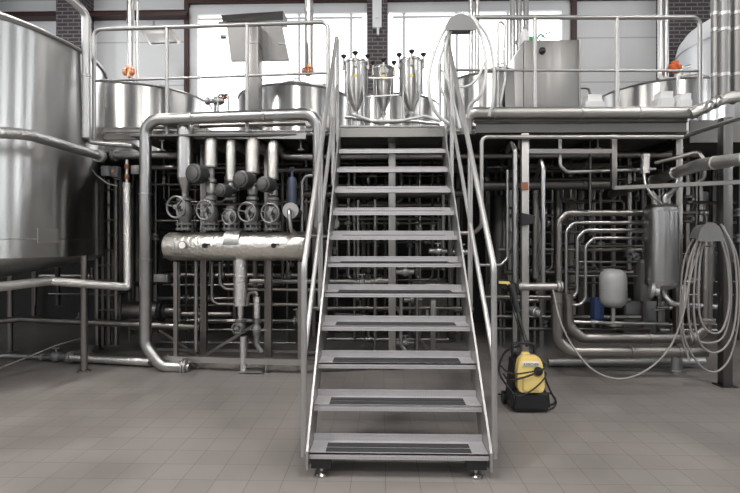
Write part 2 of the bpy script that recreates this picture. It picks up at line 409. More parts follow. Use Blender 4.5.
# ------------------------------------------------------------------ platform
YP = 5.12; ZD = 2.56
pl = thing('mezzanine_platform', 'raised grey steel working platform behind the staircase carrying vats and hoppers', 'platform', (0, YP, 0))
def X_(px, Y): return P(px, 120, Y).x
xa, xb = X_(138, 5.4), X_(688, 5.2)
emitobj('deck', B().box(((xa+xb)/2, (YP+.1+10.9)/2, ZD-.01), (xb-xa, 10.9-YP-.1, .02)), 'deck', pl)
emitobj('landing_plate', B().box((SX, YP+.16, ZD-.035), (1.06, .4, .07)).box((SX, YP-.03, ZD-.01), (1.06, .02, .05)), 'dull', pl, 'bright landing plate at the stair head')
def beam(name, a, c, h, t, mat='frame', lab=None):
    b = B(); A, C_ = V(a), V(c); d = (C_-A).normalized()
    b.bar(A, C_, t*.25, h)
    up = V((0, 0, 1)); n = d.cross(up).normalized()
    for s in (-1, 1): b.bar(A+up*s*(h/2-.006)-n*s*0, C_+up*s*(h/2-.006), t, .012)
    return emitobj(name, b, mat, pl, lab)
beam('edge_beam', Q(152, 135, .15), Q(306, 135, .15), .09, .06)
beam('edge_beam', Q(306, 129, .18), Q(476, 129, .2), .06, .06)
beam('edge_beam', Q(476, 128, .02), Q(686, 127, .02), .11, .06, 'dark')
beam('edge_beam', P(93, 130, 5.8), P(142, 130, 5.8), .06, .05); beam('edge_beam', P(93, 137, 5.8), P(142, 137, 5.8), .07, .05, 'dull')
for k, px in enumerate((160, 300, 392, 520, 600, 684)):
    beam('cross_beam', V((X_(px, 5.3), 5.35, ZD-.09)), V((X_(px, 5.3), 10.8, ZD-.09)), .12, .06, 'dull')
for a, c, y in ((156, 688, 7.2), (156, 688, 9.4)):
    beam('cross_beam', V((xa, y, ZD-.09)), V((xb, y, ZD-.09)), .12, .06, 'dull')
def post(px, y0, y1, w, d, mat='frame', plate=True, lab=None):
    a, c = Q(px, y0, d), Q(px, y1, d); a = V((c.x, c.y, a.z))
    ww = S(w, c.y)
    z0 = max(c.z, 0.0)
    b = B().box((c.x, c.y, (a.z+z0)/2), (ww, ww, a.z-z0), bev=.004)
    if plate: b.box((c.x, c.y, z0+.006), (ww*1.7, ww*1.7, .012))
    return emitobj('post', b, mat, pl, lab)
post(204, 128, 357, 6, .5, 'dull'); post(268.5, 128, 364, 7, .5, 'dull'); post(392, 132, 366, 7, .35)
post(524.5, 134, 378, 7, .03); post(677.5, 134, 372, 6.5, .3, 'dull'); post(725, 118, 388, 9, -.2, 'dark')
post(433, 300, 366, 5, .5, 'dull'); post(613.5, 134, 189, 5, .05, 'dull', False); post(203, 128, 300, 4.5, 1.8, 'dark'); post(450, 140, 340, 6, 1.9, 'dark'); post(580, 140, 345, 6, 2.2, 'dark')
post(98, 140, 350, 5, .7, 'dark')
def rbar(a, c, w, mat='frame', nm='rail_bar', lab=None):
    A, C_ = Q(*a), Q(*c); emitobj(nm, B().bar(A, C_, S(w), S(w)), mat, pl, lab)
rbar((528, 151.5, .05), (612, 151.5, .05), 4.5, 'dull'); rbar((613, 188, .05), (742, 182, -.5), 3.6, 'dull')
rbar((150, 358, .1), (304, 362, .1), 6); rbar((304, 362, .12), (390, 363, .35), 5, 'dull'); rbar((150, 349, .5), (390, 353, .5), 3, 'dull')
rbar((470, 378, 1.2), (670, 374, 1.2), 5, 'dark')
for x, yy, dd in ((168, 371, .12), (266, 372, .1), (412, 372, .4)):
    a = Q(x, yy, dd); emitobj('levelling_foot', B().lathe((a.x, a.y, 0), (0, 0, 1), [(.035, 0), (.035, .01), (.012, .025), (.012, .16)], 14), 'steel', pl)
for a, c in (((205, 355, .3), (262, 320, .6)), ((430, 352, .8), (390, 300, .8)), ((160, 330, .8), (198, 355, .8))):
    emitobj('brace', B().bar(Q(*a), Q(*c), .03, .03), 'dull', pl)
emitobj('rust_patch', B().box(Q(524.5, 186, -.012), (.072, .012, .08)), 'rust', pl, 'rusty weld patch on a post')
c = Q(524.5, 219, -.03); emitobj('bracket', B().poly([c+V(v) for v in ((-.04, 0, .06), (.09, -.02, .03), (.07, -.02, -.05), (-.04, 0, -.07))], (0, -.05, 0)), 'black', pl)

def railing(label, posts, ytop, ymid, yb, d, hook=None):
    """posts px; ytop/ymid give y at first and last post"""
    n = len(posts)
    def yy(t, px): f = (px-posts[0])/(posts[-1]-posts[0]); return t[0]+(t[1]-t[0])*f
    b = B(); b.tube([Q(posts[0], yb[0], d), Q(posts[0], ytop[0], d), Q(posts[-1], ytop[1], d), Q(posts[-1], yb[1], d)], .022, 14, .08)
    h = emitobj('guard_railing', b, 'rail', pl, label)
    b = B(); b.tube([Q(posts[0], ymid[0], d), Q(posts[-1], ymid[1], d)], .014, 12); emitobj('middle_rail', b, 'rail', h)
    for p in posts[1:-1]: emitobj('post', B().cyl(Q(p, yy(yb, p), d), Q(p, yy(ytop, p), d), .021, None, 12), 'rail', h)
railing('steel guard railing of the platform left of the staircase', (94, 167, 247, 328), (29.5, 22), (81, 73), (139, 128), .08)
railing('steel guard railing of the platform right of the staircase', (449, 535, 617, 700), (17.5, 17.5), (70, 71), (122, 121), .05)

# ------------------------------------------------------------------ tanks and vats
def cylwall(name, c, R, z0, z1, mat, parent, seg=72, extra=()):
    b = B(); b.lathe((c[0], c[1], z0), (0, 0, 1), [(R, 0)]+list(extra)+[(R, z1-z0)], seg); return emitobj(name, b, mat, parent)
# big fermenter on the left
c1 = (-4.86, 5.22); R1 = 1.62
t = thing('brewing_tank', 'tall brushed steel tank standing on legs at the left edge', 'tank', (c1[0], c1[1], 0))
b = B(); b.lathe((c1[0], c1[1], 0), (0, 0, 1), [(.12, .85), (.2, .92), (R1-.12, 1.18), (R1-.03, 1.22), (R1, 1.25), (R1, 1.42), (R1+.004, 1.425), (R1+.004, 1.432), (R1, 1.437), (R1, 3.44), (R1-.05, 3.50), (R1-.2, 3.58), (.3, 3.95), (.05, 3.98)], 96)
emitobj('shell', b, 'tank', t)
emitobj('rim_flange', B().torus((c1[0], c1[1], 3.45), (0, 0, 1), R1+.01, .022, 96), 'steel', t)
for a, rr_ in ((0, R1+.02), (79, .87), (130, 1.5), (215, 1.5), (292, 1.5)):
    x, y = c1[0]+rr_*math.cos(math.radians(a)), c1[1]+rr_*math.sin(math.radians(a))
    b = B(); b.cyl((x, y, .02), (x, y, 1.25), .034, None, 14); b.lathe((x, y, 0), (0, 0, 1), [(.07, 0), (.07, .02), (.03, .03)], 14); emitobj('leg', b, 'dull', t)
_d = P(47, 236, 1)-V((0, 0, CAMZ)); _k = [q_*.005 for q_ in range(600, 1100) if (V((_d.x*q_*.005, _d.y*q_*.005))-V(c1)).length < R1][0]; fr = P(47, 236, _k); n = (V((fr.x, fr.y, 0))-V((c1[0], c1[1], 0))).normalized(); pc = V((c1[0], c1[1], fr.z))+n*(R1+.012)
emitobj('name_plate', B().box(pc, (.22, .02, .14), Matrix.Rotation(math.atan2(n.y, n.x)+PI/2, 3, 'Z')), 'frame', t)
# vat left, behind the rail
def vat(label, px0, px1, ytop, Yc, ybot_z, cone=.07, mat='tank', lid=True, name='brewing_vat'):
    xl, xr = P(px0, 90, Yc).x, P(px1, 90, Yc).x; cx, R = (xl+xr)/2, (xr-xl)/2*.985
    zt = P(382, ytop, Yc-R).z
    t = thing(name, label, 'vat', (cx, Yc, ybot_z))
    b = B(); b.lathe((cx, Yc, 0), (0, 0, 1), [(R, ybot_z), (R, zt-.03), (R-.01, zt), (R-.04, zt+.01), (.3, zt+cone), (.05, zt+cone+.01)], 72); emitobj('shell', b, mat, t)
    emitobj('rim', B().torus((cx, Yc, zt), (0, 0, 1), R, .016, 72), 'steel', t)
    if lid:
        mp_ = V((cx+.1, Yc-R*.55, zt+cone*.5))
        b = B(); b.lathe(mp_, (0, 0, 1), [(.26, -.05), (.26, .03), (.28, .035), (.28, .05), (.1, .09)], 28); b.torus(mp_+V((0, 0, .12)), (0, 1, 0), .06, .01, 16)
        emitobj('manhole_cover', b, 'frame', t)
        emitobj('bracket', B().bar(mp_+V((-.4, 0, .07)), mp_+V((.45, 0, .07)), .03, .03).cyl(mp_+V((-.38, 0, -.05)), mp_+V((-.38, 0, .1)), .02).cyl(mp_+V((.42, 0, -.05)), mp_+V((.42, 0, .1)), .02), 'frame', t)
    return t, cx, R, zt
vat('wide steel vat beside the tall left tank, below the angled wall lamp', 78, 209, 80, 8.3, ZD)
vat('steel vat under the tilted hood, left of the hoppers', 240, 352, 83, 7.9, ZD)
vat('steel vat partly behind the hose holder', 447, 533, 72, 7.7, ZD)
vat('narrow steel vat beside the grey cabinet', 500, 556, 74, 9.6, ZD)
vat('wide steel vat on the right half of the platform, behind two white boxes', 598, 722, 80, 8.2, ZD, .14)
vat('low steel vat behind the three hoppers', 336, 440, 93, 9.7, ZD, .04, 'tank', False)
Yc = 9.2; cx = P(772, 90, Yc).x; R = (P(772, 90, Yc)-P(686, 90, Yc)).x*.98; zt = P(382, 46, Yc).z
t = thing('storage_tank', 'tall pale tank with domed top at the right end of the platform', 'tank', (cx, Yc, 0))
emitobj('shell', B().lathe((cx, Yc, 0), (0, 0, 1), [(R, ZD+.2), (R, zt-.15), (R*.99, zt), (R*.965, zt+.14), (R*.90, zt+.28), (R*.78, zt+.40), (R*.5, zt+.52), (.05, zt+.6)], 72), 'pale', t)
emitobj('weld_band', B().torus((cx, Yc, zt-.1), (0, 0, 1), R, .012, 72), 'steel', t)
for a in (200, 250, 300, 20): emitobj('leg', B().cyl((cx+R*.8*math.cos(math.radians(a)), Yc+R*.8*math.sin(math.radians(a)), ZD), (cx+R*.8*math.cos(math.radians(a)), Yc+R*.8*math.sin(math.radians(a)), ZD+.3), .05), 'dull', t)

# ------------------------------------------------------------------ things on the platform
def riser(label, pxs, w, Y, ytop, ybot, vcol, vpos, pipes_mat='steel'):
    """group of vertical pipes rising to the roof with a small actuated valve"""
    t = thing('riser_pipe', label, 'pipe', P(sum(pxs)/len(pxs), ybot, Y))
    for p in pxs:
        a, c = P(p, ybot, Y), P(p, 0, Y); c = V((a.x, a.y, ZC-.02))
        emitobj('pipe', B().tube([a, c], w/2*Y/FPX, 16), pipes_mat, t)
        for f in (.25, .6): emitobj('clamp', B().cyl(a.lerp(c, f)-V((0, 0, .03)), a.lerp(c, f)+V((0, 0, .03)), w/2*Y/FPX*1.15), 'steel', t)
    if vcol:
        v = P(*vpos, Y-.12); s = Y/FPX
        b = B(); b.lathe(v-V((6*s, 0, 0)), (1, 0, 0), [(2*s, 0), (3.6*s, 1*s), (3.6*s, 4*s), (2*s, 5*s), (2*s, 7*s), (3.4*s, 8*s), (3.4*s, 11*s), (2*s, 12*s)], 14)
        b.cyl(v, v+V((0, 0, 6*s)), 1.5*s); b.box(v+V((0, 0, 5*s)), (6*s, 3*s, 3*s), bev=.3*s); b.cyl(v, v-V((0, 0, 5*s)), 2.2*s)
        b.cyl(v, v+V((0, .12, 0)), 1.4*s)
        emitobj('valve_actuator', b, vcol, t)
    return t
riser('slim roof pipe with a copper valve above the left vat', [130.5], 7, 7.6, 0+77, 80, 'copper', (129, 72))
riser('thin roof pipe close beside the copper valve pipe', [137.5], 2.5, 7.5, 0, 82, None, None)
riser('roof pipe with a copper valve between hood and hoppers', [309], 8.5, 7.2, 0, 74, 'copper', (308, 71))
riser('bundle of three roof pipes behind the grey cabinet', [512.5, 519, 526], 5.5, 8.2, 0, 100, None, None)
riser('pair of roof pipes with an orange valve before the right brick column', [660.5, 666], 5, 7.8, 0, 78, 'orange', (675, 68))
riser('two slender pipes standing behind the white hoses', [471, 477], 4.5, 7.3, 0, 100, None, None)

# tilted hood
Y = 6.5
t = thing('steam_hood', 'tilted brushed steel hood on a square duct before the left window', 'hood', P(254, 128, Y))
q = [P(226, 21, Y-.06), P(281, 22, Y-.06), P(289, 60, Y-.02), P(231, 61, Y-.02)]
n = (q[1]-q[0]).cross(q[3]-q[0]).normalized()
if n.y > 0: n = -n
emitobj('hood_panel', B().poly(q, -n*.05), 'brushed', t)
q2 = [P(221, 15, Y+.0), P(283, 11, Y+.0), P(283, 20, Y-.08), P(223, 21.5, Y-.08)]
emitobj('hood_top', B().poly(q2, (0, .3, .03)), 'brushed', t)
c = P(254, 128, Y-.14); tz = P(254, 30, Y).z
emitobj('duct', B().box((c.x, c.y, (c.z+tz)/2), (S(12.5, Y), .22, tz-c.z), bev=.006), 'brushed', t)
for yy in (50, 81): z = P(254, yy, Y).z; emitobj('duct_seam', B().box((c.x, c.y, z), (S(13.6, Y), .235, .018)), 'dull', t)
h = P(282, 44, Y-.13); emitobj('handle', B().bar(h-V((.04, .02, 0)), h+V((.05, -.02, -.01)), .02, .02), 'steel', t)
emitobj('hinge', B().cyl(P(219, 24, Y), P(224, 24, Y), .03), 'cast', t); emitobj('hinge', B().cyl(P(221, 37, Y), P(226, 37, Y), .025), 'cast', t)

# square panel lamp on the wall, left
Y = 9.5
t = thing('wall_lamp', 'angled square frame panel hanging under the dark roof beam, left', 'lamp', P(155, 25, Y))
q = [P(139, 28, Y), P(168, 27, Y), P(180, 43.5, Y-.7), P(150, 45, Y-.7)]
emitobj('lamp_frame', B().poly(q, (0, .03, .05)), 'frame', t)
q = [P(142, 29.5, Y-.06), P(166, 28.7, Y-.06), P(176, 41.8, Y-.7), P(151, 43, Y-.7)]
emitobj('lamp_face', B().poly(q, (0, .02, .03)), 'vessel', t)
emitobj('bracket', B().bar(P(154, 26, Y), P(154, 22, YB-.2), .05, .05), 'frame', t)

# grey cabinet with jug and bottle
Y = 6.4; x0, x1 = P(524, 100, Y).x, P(580, 100, Y).x; z1 = P(550, 40, Y).z
t = thing('steel_cabinet', 'tall brushed grey cabinet standing on the platform right of the hoses', 'cabinet', ((x0+x1)/2, Y+.35, ZD))
emitobj('body', B().box(((x0+x1)/2, Y+.35, (ZD+z1)/2), (x1-x0, .7, z1-ZD), bev=.008), 'brushed', t)
emitobj('side_panel', B().poly([(x0-.1, Y+.02, ZD+.02), (x0-.004, Y+.02, ZD+.02), (x0-.004, Y+.02, z1-.03), (x0-.1, Y+.1, z1-.18)], (0, .5, 0)), 'tank', t)
emitobj('knob', B().lathe(P(542, 51, Y+.0), (0, -1, 0), [(.035, 0), (.045, .015), (.03, .03), (.005, .035)], 16), 'black', t)
emitobj('frame_edge', B().box((x1-.006, Y-.006, (ZD+z1)/2), (.02, .014, z1-ZD-.02)), 'dull', t)
v = P(532, 40, Y+.2); v.z = z1
t = thing('watering_jug', 'green plastic jug on top of the grey cabinet', 'jug', v)
emitobj('body', B().lathe(v+V((-.03, 0, 0)), (0, 0, 1), [(.075, 0), (.085, .02), (.085, .08), (.06, .11), (.04, .12)], 18), 'green', t)
emitobj('handle', B().tube([v+V((.04, 0, .06)), v+V((.11, 0, .17)), v+V((.17, 0, .11))], .012, 8), 'green', t)
v = P(524.5, 36, Y+.15); v.z = z1
t = thing('plastic_bottle', 'white plastic bottle with cap on the cabinet beside the green jug', 'bottle', v)
emitobj('body', B().lathe(v, (0, 0, 1), [(.055, 0), (.06, .01), (.06, .15), (.03, .19), (.025, .20)], 18), 'white', t)
emitobj('cap', B().lathe(v+V((0, 0, .2)), (0, 0, 1), [(.028, 0), (.028, .035), (.02, .04)], 14), 'vessel', t)
pipe('thin bent rod rising from the top of the grey cabinet', 1.2, 'frame', [(538, 42, 6.5), (545, 34, 6.5), (551, 32, 6.5)], raw=True, name='bent_rod', cat='rod')

# white boxes on the deck edge
def sack(label, px0, px1, py0, lean, Y):
    a = P(px0, 108, Y); c = P(px1, 108, Y); w = c.x-a.x; zt = P(px0, py0, Y).z-ZD
    b = B(); g = bmesh.ops.create_cube(b.bm, size=1)['verts']
    bmesh.ops.transform(b.bm, matrix=Matrix.Translation((0, 0, .5)), verts=g)
    bmesh.ops.bevel(b.bm, geom=list(b.bm.edges), offset=.14, segments=3, affect='EDGES')
    for v in b.bm.verts: v.co = V((v.co.x*w+lean*v.co.z, v.co.y*.2, v.co.z*zt))
    bmesh.ops.translate(b.bm, verts=b.bm.verts, vec=V(((a.x+c.x)/2, Y, ZD)))
    return emitobj('white_canister', b, 'white', None, label, 'canister')
sack('white plastic canister before the right vat, nearer the stairs', 650, 667, 93, .06, 5.9)
sack('white plastic canister before the right vat, nearer the shiny ducts', 668, 683, 95, .08, 5.9)
sack('white low container before the right vat, beside the grey cabinet', 583, 602, 96, .0, 6.1)

# hoppers
def hopper(px, y0, Y, label, rp=11.8):
    c = P(px, y0, Y); s = Y/FPX; R = rp*s; zc = P(px, 93, Y).z; zb = P(px, 112, Y).z; zo = P(px, 121, Y).z
    t = thing('yeast_hopper', label, 'hopper', V((c.x, Y, ZD)), None)
    b = B(); b.lathe((c.x, Y, 0), (0, 0, 1), [(1.6*s, zb), (R, zc), (R, c.z-.02), (R*1.06, c.z-.015), (R*1.06, c.z), (R*.9, c.z+.02), (.01, c.z+.04)], 32); emitobj('hopper_body', b, 'tank', t)
    b = B(); b.lathe((c.x, Y, 0), (0, 0, 1), [(1.7*s, zo), (1.7*s, zb-.03), (2.6*s, zb-.03), (2.6*s, zb-.01), (1.7*s, zb), (1.7*s, zb+.02)], 16); b.cyl((c.x-3*s, Y, zo+.02), (c.x+3*s, Y, zo+.02), 1.6*s, None, 12); emitobj('outlet', b, 'steel', t)
    for k, a in enumerate((200, 270, 340, 90)):
        x, y = c.x+R*1.08*math.cos(math.radians(a)), Y+R*1.08*math.sin(math.radians(a))
        b = B(); b.cyl((x, y, c.z-.10), (x, y, c.z+.035), .012, None, 8); b.box((x, y, c.z-.07), (.03, .03, .05)); cl = emitobj('clamp_bolt', b, 'dull', t)
        emitobj('clamp_knob', B().lathe((x, y, c.z+.03), (0, 0, 1), [(.012, 0), (.02, .012), (.034, .03), (.034, .042), (.02, .05)], 12), 'black', cl, 'black star knob')
    for a in (225, 315, 90):
        x, y = c.x+R*.98*math.cos(math.radians(a)), Y+R*.98*math.sin(math.radians(a)); emitobj('leg', B().cyl((x, y, ZD+.06), (x, y, zc+.06), .011, None, 10), 'steel', t)
    st_ = P(px, 75, Y-R-.002); emitobj('warning_sticker', B().poly([(c.x-.025, st_.y, st_.z-.02), (c.x+.025, st_.y, st_.z-.02), (c.x, st_.y, st_.z+.025)], (0, -.002, 0)), 'sticker', t, 'yellow triangular warning sticker', flat=True)
hopper(356, 63, 5.75, 'conical steel hopper with black knobs, left of three above the stairs')
hopper(383.5, 69, 5.95, 'conical steel hopper standing lowest, middle of three above the stairs', 10.2)
hopper(411, 61.5, 5.75, 'conical steel hopper with black knobs, right of three above the stairs')
Y = 5.85
t = thing('hopper_stand', 'low steel frame carrying the three hoppers', 'stand', P(383, 138, Y))
for a, c, yy in ((350, 418, 5.6), (350, 418, 6.1)): emitobj('cross_bar', B().bar(V((P(a, 133, yy).x, yy, ZD+.06)), V((P(c, 133, yy).x, yy, ZD+.06)), .03, .03), 'steel', t)
emitobj('cross_bar', B().bar(P(366, 78, 5.8), P(401, 78, 5.8), .016, .016).bar(P(366, 97, 5.8), P(424, 93, 5.8), .016, .016), 'steel', t)
for px in (350, 383, 418): b = B(); b.bar(V((P(px, 133, 5.6).x, 5.6, ZD)), V((P(px, 133, 5.6).x, 5.6, ZD+.07)), .03, .03); b.bar(V((P(px, 133, 6.1).x, 6.1, ZD)), V((P(px, 133, 6.1).x, 6.1, ZD+.07)), .03, .03); emitobj('leg', b, 'steel', t)
emitobj('manifold', B().tube([P(345, 117, 5.6), P(356, 118, 5.6), P(380, 123, 5.55), P(412, 121, 5.55), P(440, 124, 5.5)], .02, 12, .1), 'steel', t)
pipe('clear dosing hose lying along the landing under the hoppers', 3, 'hose', [(352, 114, 5.45), (372, 121, 5.40), (400, 121, 5.38), (425, 116, 5.4), (440, 121, 5.4)], raw=True, name='dosing_hose', cat='hose', bend=12)
for k, (x, yt, yb) in enumerate(((437, 60, 122), (444, 62, 122))):
    pass
# spray lance holder
pipe('thin steel lance with curved top standing before the right window', 2.2, 'frame', [(498, 118, 5.5), (498, 24, 5.5), (501, 21, 5.5), (505, 26, 5.5), (504, 48, 5.5)], raw=True, name='spray_lance', cat='lance', bend=4)
pipe('short pale hose hanging from the thin steel lance', 2.6, 'hose', [(504, 50, 5.48), (505, 80, 5.48), (500, 105, 5.5), (497, 112, 5.6)], raw=True, name='lance_hose', cat='hose', bend=20)
pipe('small bent water tap pipe beside the left valve cluster on the platform', 2.2, 'steel', [(218, 120, 6.3), (218, 95, 6.3), (228, 94, 6.3), (229, 120, 6.3)], raw=True, name='tap_pipe')
v = P(215, 101, 6.35)
t = thing('valve_cluster', 'small grey valves with reddish knob beside the left vat', 'valve', v)
emitobj('valve_body', B().lathe(v-V((.13, 0, 0)), (1, 0, 0), [(.03, 0), (.05, .02), (.05, .05), (.03, .07), (.03, .11), (.055, .13), (.055, .2), (.03, .25)], 16).cyl(v-V((0, 0, .25)), v+V((0, 0, .05)), .02), 'castl', t)
emitobj('valve_cap', B().lathe(v+V((.12, 0, .03)), (0, 0, 1), [(.03, 0), (.04, .01), (.03, .05)], 12), 'copper', t)
pipe('thin bent steel tap pipe standing behind the white canisters', 3, 'steel', [(678, 98, 6.6), (678, 76, 6.6), (682, 68, 6.6), (690, 66, 6.7)], raw=True, name='tap_pipe', bend=6)
pipe('small steel handle loop behind the grey cabinet', 2.5, 'dull', [(576, 96, 6.9), (578, 88, 6.9), (589, 88, 6.9), (591, 100, 6.9)], raw=True, name='loop_handle', cat='handle', bend=4)

# hose holder with white hoses
def holder(label, px, py, w, h, Y, mat):
    c = P(px, py, Y); s = Y/FPX; n = 14
    t = thing('hose_holder', label, 'hose holder', c+V((0, .14, -h*s)))
    arc = [c+V((-math.cos(PI*k/n)*w/2*s, 0, math.sin(PI*k/n)*h*.85*s-h*.5*s)) for k in range(n+1)]
    emitobj('saddle', B().poly([c+(p-c)*.72+V((0, .012, 0)) for p in arc], (0, .15, 0)), mat, t)
    emitobj('flange_plate', B().poly(arc, (0, .012, 0)), mat, t)
    return t
holder('half round grey hose holder on the railing beside the stair head', 461, 20.5, 31, 19, 4.76, 'cast')
def hose(label, loops, w, mat, name='white_hose', cat='hose', group=None):
    b = B()
    for pts in loops:
        W = smooth_curve([P(*p) for p in pts], 8); Y = W[0].y
        b.tube(W, w*.43*Y/FPX, 10, 0)
    return emitobj(name, b, mat, None, label, cat, group)
hose('thick white hose looping widest from the railing holder, above the stairs', [[(459, 14, 4.88), (450, 22, 4.85), (437, 45, 4.82), (429, 75, 4.8), (430, 98, 4.8), (438, 115, 4.85), (452, 126, 4.9)]], 4.2, 'hose')
hose('thin white hose falling from holder to the right handrail', [[(455, 22, 4.86), (446, 45, 4.84), (447, 75, 4.84), (453, 100, 4.84), (460, 128, 4.84)]], 3.4, 'hose')
hose('white hose with a close inner bend beside the railing post', [[(463, 12, 4.90), (452, 30, 4.86), (440, 60, 4.88), (440, 85, 4.9), (450, 108, 4.9), (453, 128, 4.9)]], 3.2, 'hose')
hose('white hose looping right from the holder down to the deck edge', [[(470, 14, 4.86), (481, 35, 4.83), (486, 65, 4.82), (482, 92, 4.82), (470, 106, 4.9), (468, 118, 4.95)]], 3.8, 'hose')
hose('white hose hanging in the outermost right loop of the holder', [[(473, 17, 4.9), (488, 38, 4.9), (494, 70, 4.9), (493, 100, 4.92), (489, 116, 4.96)]], 3.4, 'hose')
hose('short white hose sagging low between the holder legs', [[(485, 62, 4.78), (476, 80, 4.78), (463, 87, 4.78), (449, 82, 4.78), (442, 70, 4.78)]], 2.8, 'hose')
emitobj('standpipe', B().tube([P(440, 122, 5.1), P(440, 64, 5.1)], .015, 10), 'steel', None, 'short upright steel standpipe between hoses and right hopper', 'pipe')

# shiny ducts, right
Y = 4.95
t = thing('exhaust_duct', 'three tall mirror finished ducts rising at the right edge', 'duct', P(724, 104, Y))
for px, w, dy in ((715.5, 8, 0), (724, 9.5, -.06), (737, 12, -.02)):
    a = P(px, 100, Y+dy); emitobj('duct_pipe', B().tube([a, V((a.x, a.y, ZC-.05))], w/2*Y/FPX, 20), 'brushed', t)
    for yy in (30, 75, 14): c = P(px, yy, Y+dy); emitobj('clamp', B().cyl((a.x, a.y, c.z-.015), (a.x, a.y, c.z+.015), w/2*Y/FPX*1.08), 'steel', t)
emitobj('elbow_pipe', B().tube([P(760, 96, Y-.12), P(728, 97, Y-.1), P(704, 108, Y-.02), P(690, 114, Y)], S(5.2), 18, .25), 'foil2', t)
for px, py in ((734, 98), (716, 102), (707, 107)): a = P(px, py, Y-.07); emitobj('clamp', B().lathe(a-V((.02, 0, -.008)), (1, 0, -.35), [(S(5.3), 0), (S(6.2), .01), (S(6.2), .035), (S(5.3), .045)], 20), 'steel', t)

# ------------------------------------------------------------------ pipework, left half
pipe('large polished pipe arching over the valve row from floor to stair', 11.5, 'steel', [(330, 236, .9), (318.5, 232, .1), (318.5, 113.5, 0), (145.5, 120, 0), (145.5, 345, 0), (162, 366, 0), (190, 367, .05)], fl=[(1, .5, 3), (2, .3, 3), (2, .72, 3), (3, .33, 2.5), (3, .62, 2.5), (5, .8, 5, 'flange')], bend=15)
pipe('thick foil wrapped pipe sloping across the front of the left tank', 10, 'foil', [(-25, 131.5, 3.7), (26, 134, 4.05), (101, 156.5, 5.38)], 'insulated_pipe', raw=True, fl=[(1, .97, 6, 'flange')], bend=60, ref=4.6)
pipe('level steel pipe continuing the sloping foil pipe to the right', 8, 'steel', [(113, 155.5, .35), (178, 154.5, .35)], fl=[(0, .02, 4, 'flange'), (0, .9, 3)])
pipe('upright speckled foil pipe turning left below the large tank', 8.5, 'foil2', [(127, 183, .05), (128, 287, 0), (50, 281, -.6), (-20, 289, -1.3)], 'insulated_pipe', bend=2, fl=[(0, .03, 3)], ref=5)
pipe('reddish flanged valve between level pipe and upright foil pipe', 3, 'castl', [(127, 160, .1), (127, 183, .05)], 'stem_valve', fl=[(0, .3, 5, 'flange'), (0, .75, 5, 'flange')], fmat='rust', cat='valve')
pipe('slim bent steel tube hugging the platform edge at far left', 5, 'steel', [(84, 12, -.15), (85.5, 135, -.1), (89, 142, 0), (134, 146, .1), (140, 150, .3)], raw=False, bend=6)
pipe('thick bright pipe dropping beside the large tank rim', 8.5, 'steel', [(55, -12, 4.7), (72, 0, 4.78), (86.5, 14, 4.9), (86.5, 138, 4.9)], raw=True, bend=12, fl=[(2, .5, 3)])
pipe('dark brown steel pipe crossing low behind the left floor', 6.5, 'dull', [(-8, 322, .2), (20, 319, .3), (150, 325, .45), (200, 327, .5)], fl=[(1, .95, 3)])
pipe('grey floor pipe leaving the picture below the large tank', 5, 'frame', [(-10, 356, .35), (44, 357, .3)], fl=[(0, .97, 5, 'flange')])
pipe('foil wrapped floor pipe between black valve and large elbow', 8, 'foil', [(68, 357, .2), (150, 362, .15)], 'insulated_pipe', fl=[(0, .03, 4, 'flange')])
pipe('black valve joining two floor pipes below the large tank', 6, 'cast', [(45, 357, .28), (68, 357, .22)], 'floor_valve', fl=[(0, .5, 12, 'valve_body')], cat='valve', fmat='cast')
pipe('thin slanted rod running up from the left floor', 1.8, 'dull', [(-5, 370, -.9), (57, 345, -.3), (84, 337, 0)], 'slanted_rod', cat='rod', bend=4)
pipe('bundle of short pipe elbows at the foot of the large pipe', 7, 'castl', [(164, 360, .25), (172, 371, .1), (186, 362, .1), (196, 366, .2)], 'pipe_elbow', bend=6, fl=[(1, .5, 5, 'flange')])
pipe('slim grey cable hanging in a slack arc beside the large tank', 1.4, 'ghose', [(74, 150, .0), (76, 163, .0), (88, 164, .05), (96, 175, .1), (108, 184, .15), (118, 186, .2)], 'hanging_cable', cat='cable', bend=8)
# cable ladder
t = thing('cable_ladder', 'dark upright cable ladder with cross rungs beside the upright foil pipe', 'cable ladder', Q(108, 345, .6))
for px in (98, 117): emitobj('side_rail', B().bar(Q(px, 345, .6), Q(px, 180, .6), .03, .05), 'dull', t)
for k in range(10): emitobj('rung', B().bar(Q(98, 190+k*15, .58), Q(117, 190+k*15, .58), .012, .02), 'dark', t)
emitobj('cable_bundle', B().tube([Q(103, 345, .6), Q(103, 180, .6)], .025, 8).tube([Q(109, 345, .62), Q(109, 180, .62)], .03, 8), 'dark', t)
# little junction boxes
def box_thing(name, label, cat, px, py, d, w, h, dep, mat, knob=None):
    c = Q(px, py, d); s = c.y/FPX
    t = thing(name, label, cat, c-V((0, 0, h/2*s)))
    emitobj('body', B().box(c, (w*s, dep, h*s), bev=.006), mat, t)
    emitobj('cover', B().box(c-V((0, dep/2+.004, 0)), (w*s*.85, .01, h*s*.8), bev=.002), mat, t)
    if knob: emitobj('knob', B().cyl(c-V((0, dep/2, 0)), c-V((0, dep/2+.03, 0)), w*s*.2), knob, t)
    return t
box_thing('junction_box', 'small pale sensor box under the sloping foil pipe', 'box', 106, 171, .25, 8, 10, .06, 'vessel')
box_thing('sensor_box', 'dark round sensor head beside the pale sensor box', 'sensor', 116, 172, .3, 7, 11, .08, 'cast', 'copper')
box_thing('junction_box', 'pale connection box right of the reddish valve stem', 'box', 136, 170, .4, 8, 9, .06, 'castl')
